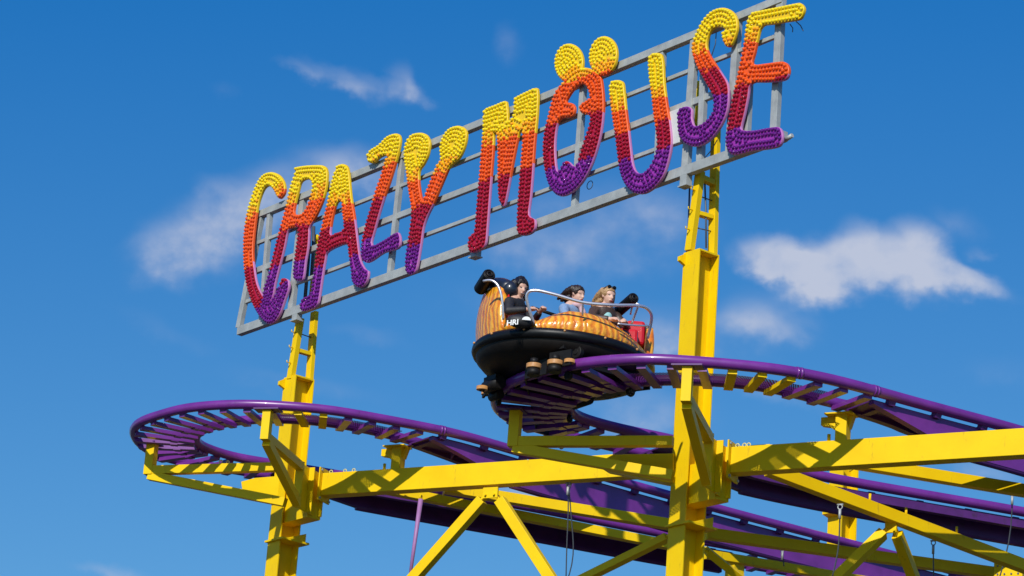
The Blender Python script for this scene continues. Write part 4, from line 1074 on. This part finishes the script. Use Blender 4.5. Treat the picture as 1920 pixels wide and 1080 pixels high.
    if glasses:
        bm = NB()
        for s in (-1, 1):
            for q in range(10): pass
            c = H(.052, s * .036, .118); res = bmesh.ops.create_uvsphere(bm, u_segments=14, v_segments=8, radius=1)
            for v in res['verts']: v.co = c + F * (v.co.x * .008) + S * (v.co.y * .030) + U * (v.co.z * .022)
            tube(bm, [H(.045, s * .065, .12), H(-.05, s * .09, .07)], .005, 6)
        tube(bm, [H(.056, -.01, .12), H(.056, .01, .12)], .005, 6); obj('sunglasses', bm, BLK, P, smooth=True)
    return P
def hp(x, y, dd): return PD(x, y, depth(CC) + dd)
R_ = math.radians
# facing yaw: -90 deg is towards the camera, 0 is to the right
# 2: laughing black-haired woman
person(hp(976, 541, -.40), R_(-62), R_(14), 0, SK1, HBK,
       [[(-.05, .07, .05, .06), (-.06, .10, -.03, .055), (-.05, .09, -.11, .04)], [(-.05, -.07, .05, .06), (-.08, -.09, -.05, .055), (-.12, -.09, -.12, .035)], [(-.09, 0, .05, .08), (-.13, 0, -.04, .065)], [(-.02, 0, .10, .065), (-.06, 0, .09, .07)], [(.03, .03, .10, .03), (.06, .06, .05, .02)], [(.03, -.03, .10, .03), (.055, -.065, .05, .02)]],
       (None, CBK, None), [((.02, -.26, -.38), (.22, -.12, -.34)), ((.04, .26, -.38), (.26, .10, -.30))],
       'person with black windblown hair in a black jacket laughing, second from left in the car', smile=True, hy=R_(-35))
# 1: partly hidden person at the far left
person(hp(938, 543, .10), R_(-55), R_(8), 0, SK1, HBR,
       [[(-.05, .06, .05, .05), (-.07, .06, -.04, .04)], [(-.05, -.06, .05, .05), (-.07, -.06, -.04, .04)]],
       (None, CBK, None), [((.02, -.26, -.38), (.25, -.12, -.36)), ((.02, .26, -.38), (.25, .12, -.36))],
       'person with short brown hair at far left of car, mostly hidden behind black headrest', hy=R_(-20))
# 3: dark-brown hair, pale denim jacket
person(hp(1083, 553, -.20), R_(-42), R_(12), .5, SK2, HBR,
       [[(-.05, -.06, .06, .05), (-.12, -.07, .02, .045), (-.20, -.06, -.04, .035), (-.27, -.05, -.08, .018)], [(-.08, 0, .06, .06), (-.16, .0, .03, .05), (-.26, 0, -.03, .03), (-.31, .02, -.06, .012)], [(-.06, .06, .03, .05), (-.15, .06, -.03, .04), (-.24, .06, -.08, .02)], [(.04, -.03, .09, .025), (.06, -.05, .06, .018)], [(-.10, -.04, -.04, .04), (-.20, -.05, -.10, .02)]],
       (CWH, CDN, 'scarf'), [((.06, -.27, -.36), (.24, -.10, -.36)), ((.06, .26, -.38), (.25, .10, -.38))],
       'person with dark brown hair, pale denim jacket and pink scarf, second from right in car', hy=R_(-45))
# 4: blonde with sunglasses on the head
person(hp(1141, 556, -.28), R_(-62), R_(10), .3, SK2, HBL,
       [[(-.05, -.06, .06, .05), (-.12, -.08, .0, .045), (-.20, -.08, -.06, .035), (-.26, -.07, -.12, .02)], [(-.08, 0, .05, .06), (-.16, .0, .0, .05), (-.24, -.02, -.08, .03)], [(-.04, .075, .02, .04), (-.06, .09, -.06, .035), (-.07, .09, -.14, .025)], [(-.10, -.05, -.05, .04), (-.17, -.09, -.14, .03), (-.2, -.09, -.2, .015)]],
       (CTL, CLT, None), [((.06, -.27, -.36), (.24, -.10, -.38)), ((.06, .26, -.38), (.25, .10, -.38))],
       'blonde person with sunglasses on the head, mint top and dark jacket, rightmost in car', glasses=True, hy=R_(-60))
# black bag with white lettering in front of the laughing rider
bc = hp(975, 603, -1.0)
bag = thing('bag', bc.copy(), 'black bag with white lettering lying on the car edge in front of the laughing rider', 'bag')
bm = NB(); res = bmesh.ops.create_uvsphere(bm, u_segments=24, v_segments=14, radius=1)
for v in res['verts']: v.co = bc + Vector((v.co.x * .17, v.co.y * .09, v.co.z * .085 + v.co.x * -.01))
for f in bm.faces: f.smooth = True
obj('pouch', bm, CBK, bag)
def text(s, size, m, parent, loc, xv, uv_, name):
    cu = D.curves.new('t', 'FONT'); cu.body = s; cu.size = size; cu.extrude = .002; cu.align_x = 'CENTER'; cu.align_y = 'CENTER'; cu.offset = .0025
    o = D.objects.new('t', cu); COL.objects.link(o); dg = bpy.context.evaluated_depsgraph_get(); me = D.meshes.new_from_object(o.evaluated_get(dg)); b = bmesh.new(); b.from_mesh(me); D.objects.remove(o); D.curves.remove(cu)
    nz = xv.cross(uv_)
    for v in b.verts: v.co = loc + xv * v.co.x + uv_ * v.co.y + nz * v.co.z
    return obj(name, b, m, parent)
text('HRI', .095, WHT, bag, hp(961, 605, -1.12), (rt * .99 + up * .12).normalized(), UZ, 'lettering')
bm = NB(); c = hp(987, 600, -1.10)
prism(bm, [c + Vector((math.cos(a) * .055, 0, math.sin(a) * .045)) for a in [math.pi * k / 10 for k in range(11)]], Vector((0, .01, 0))); obj('white_motif', bm, WHT, bag)
print('objects', len(D.objects))
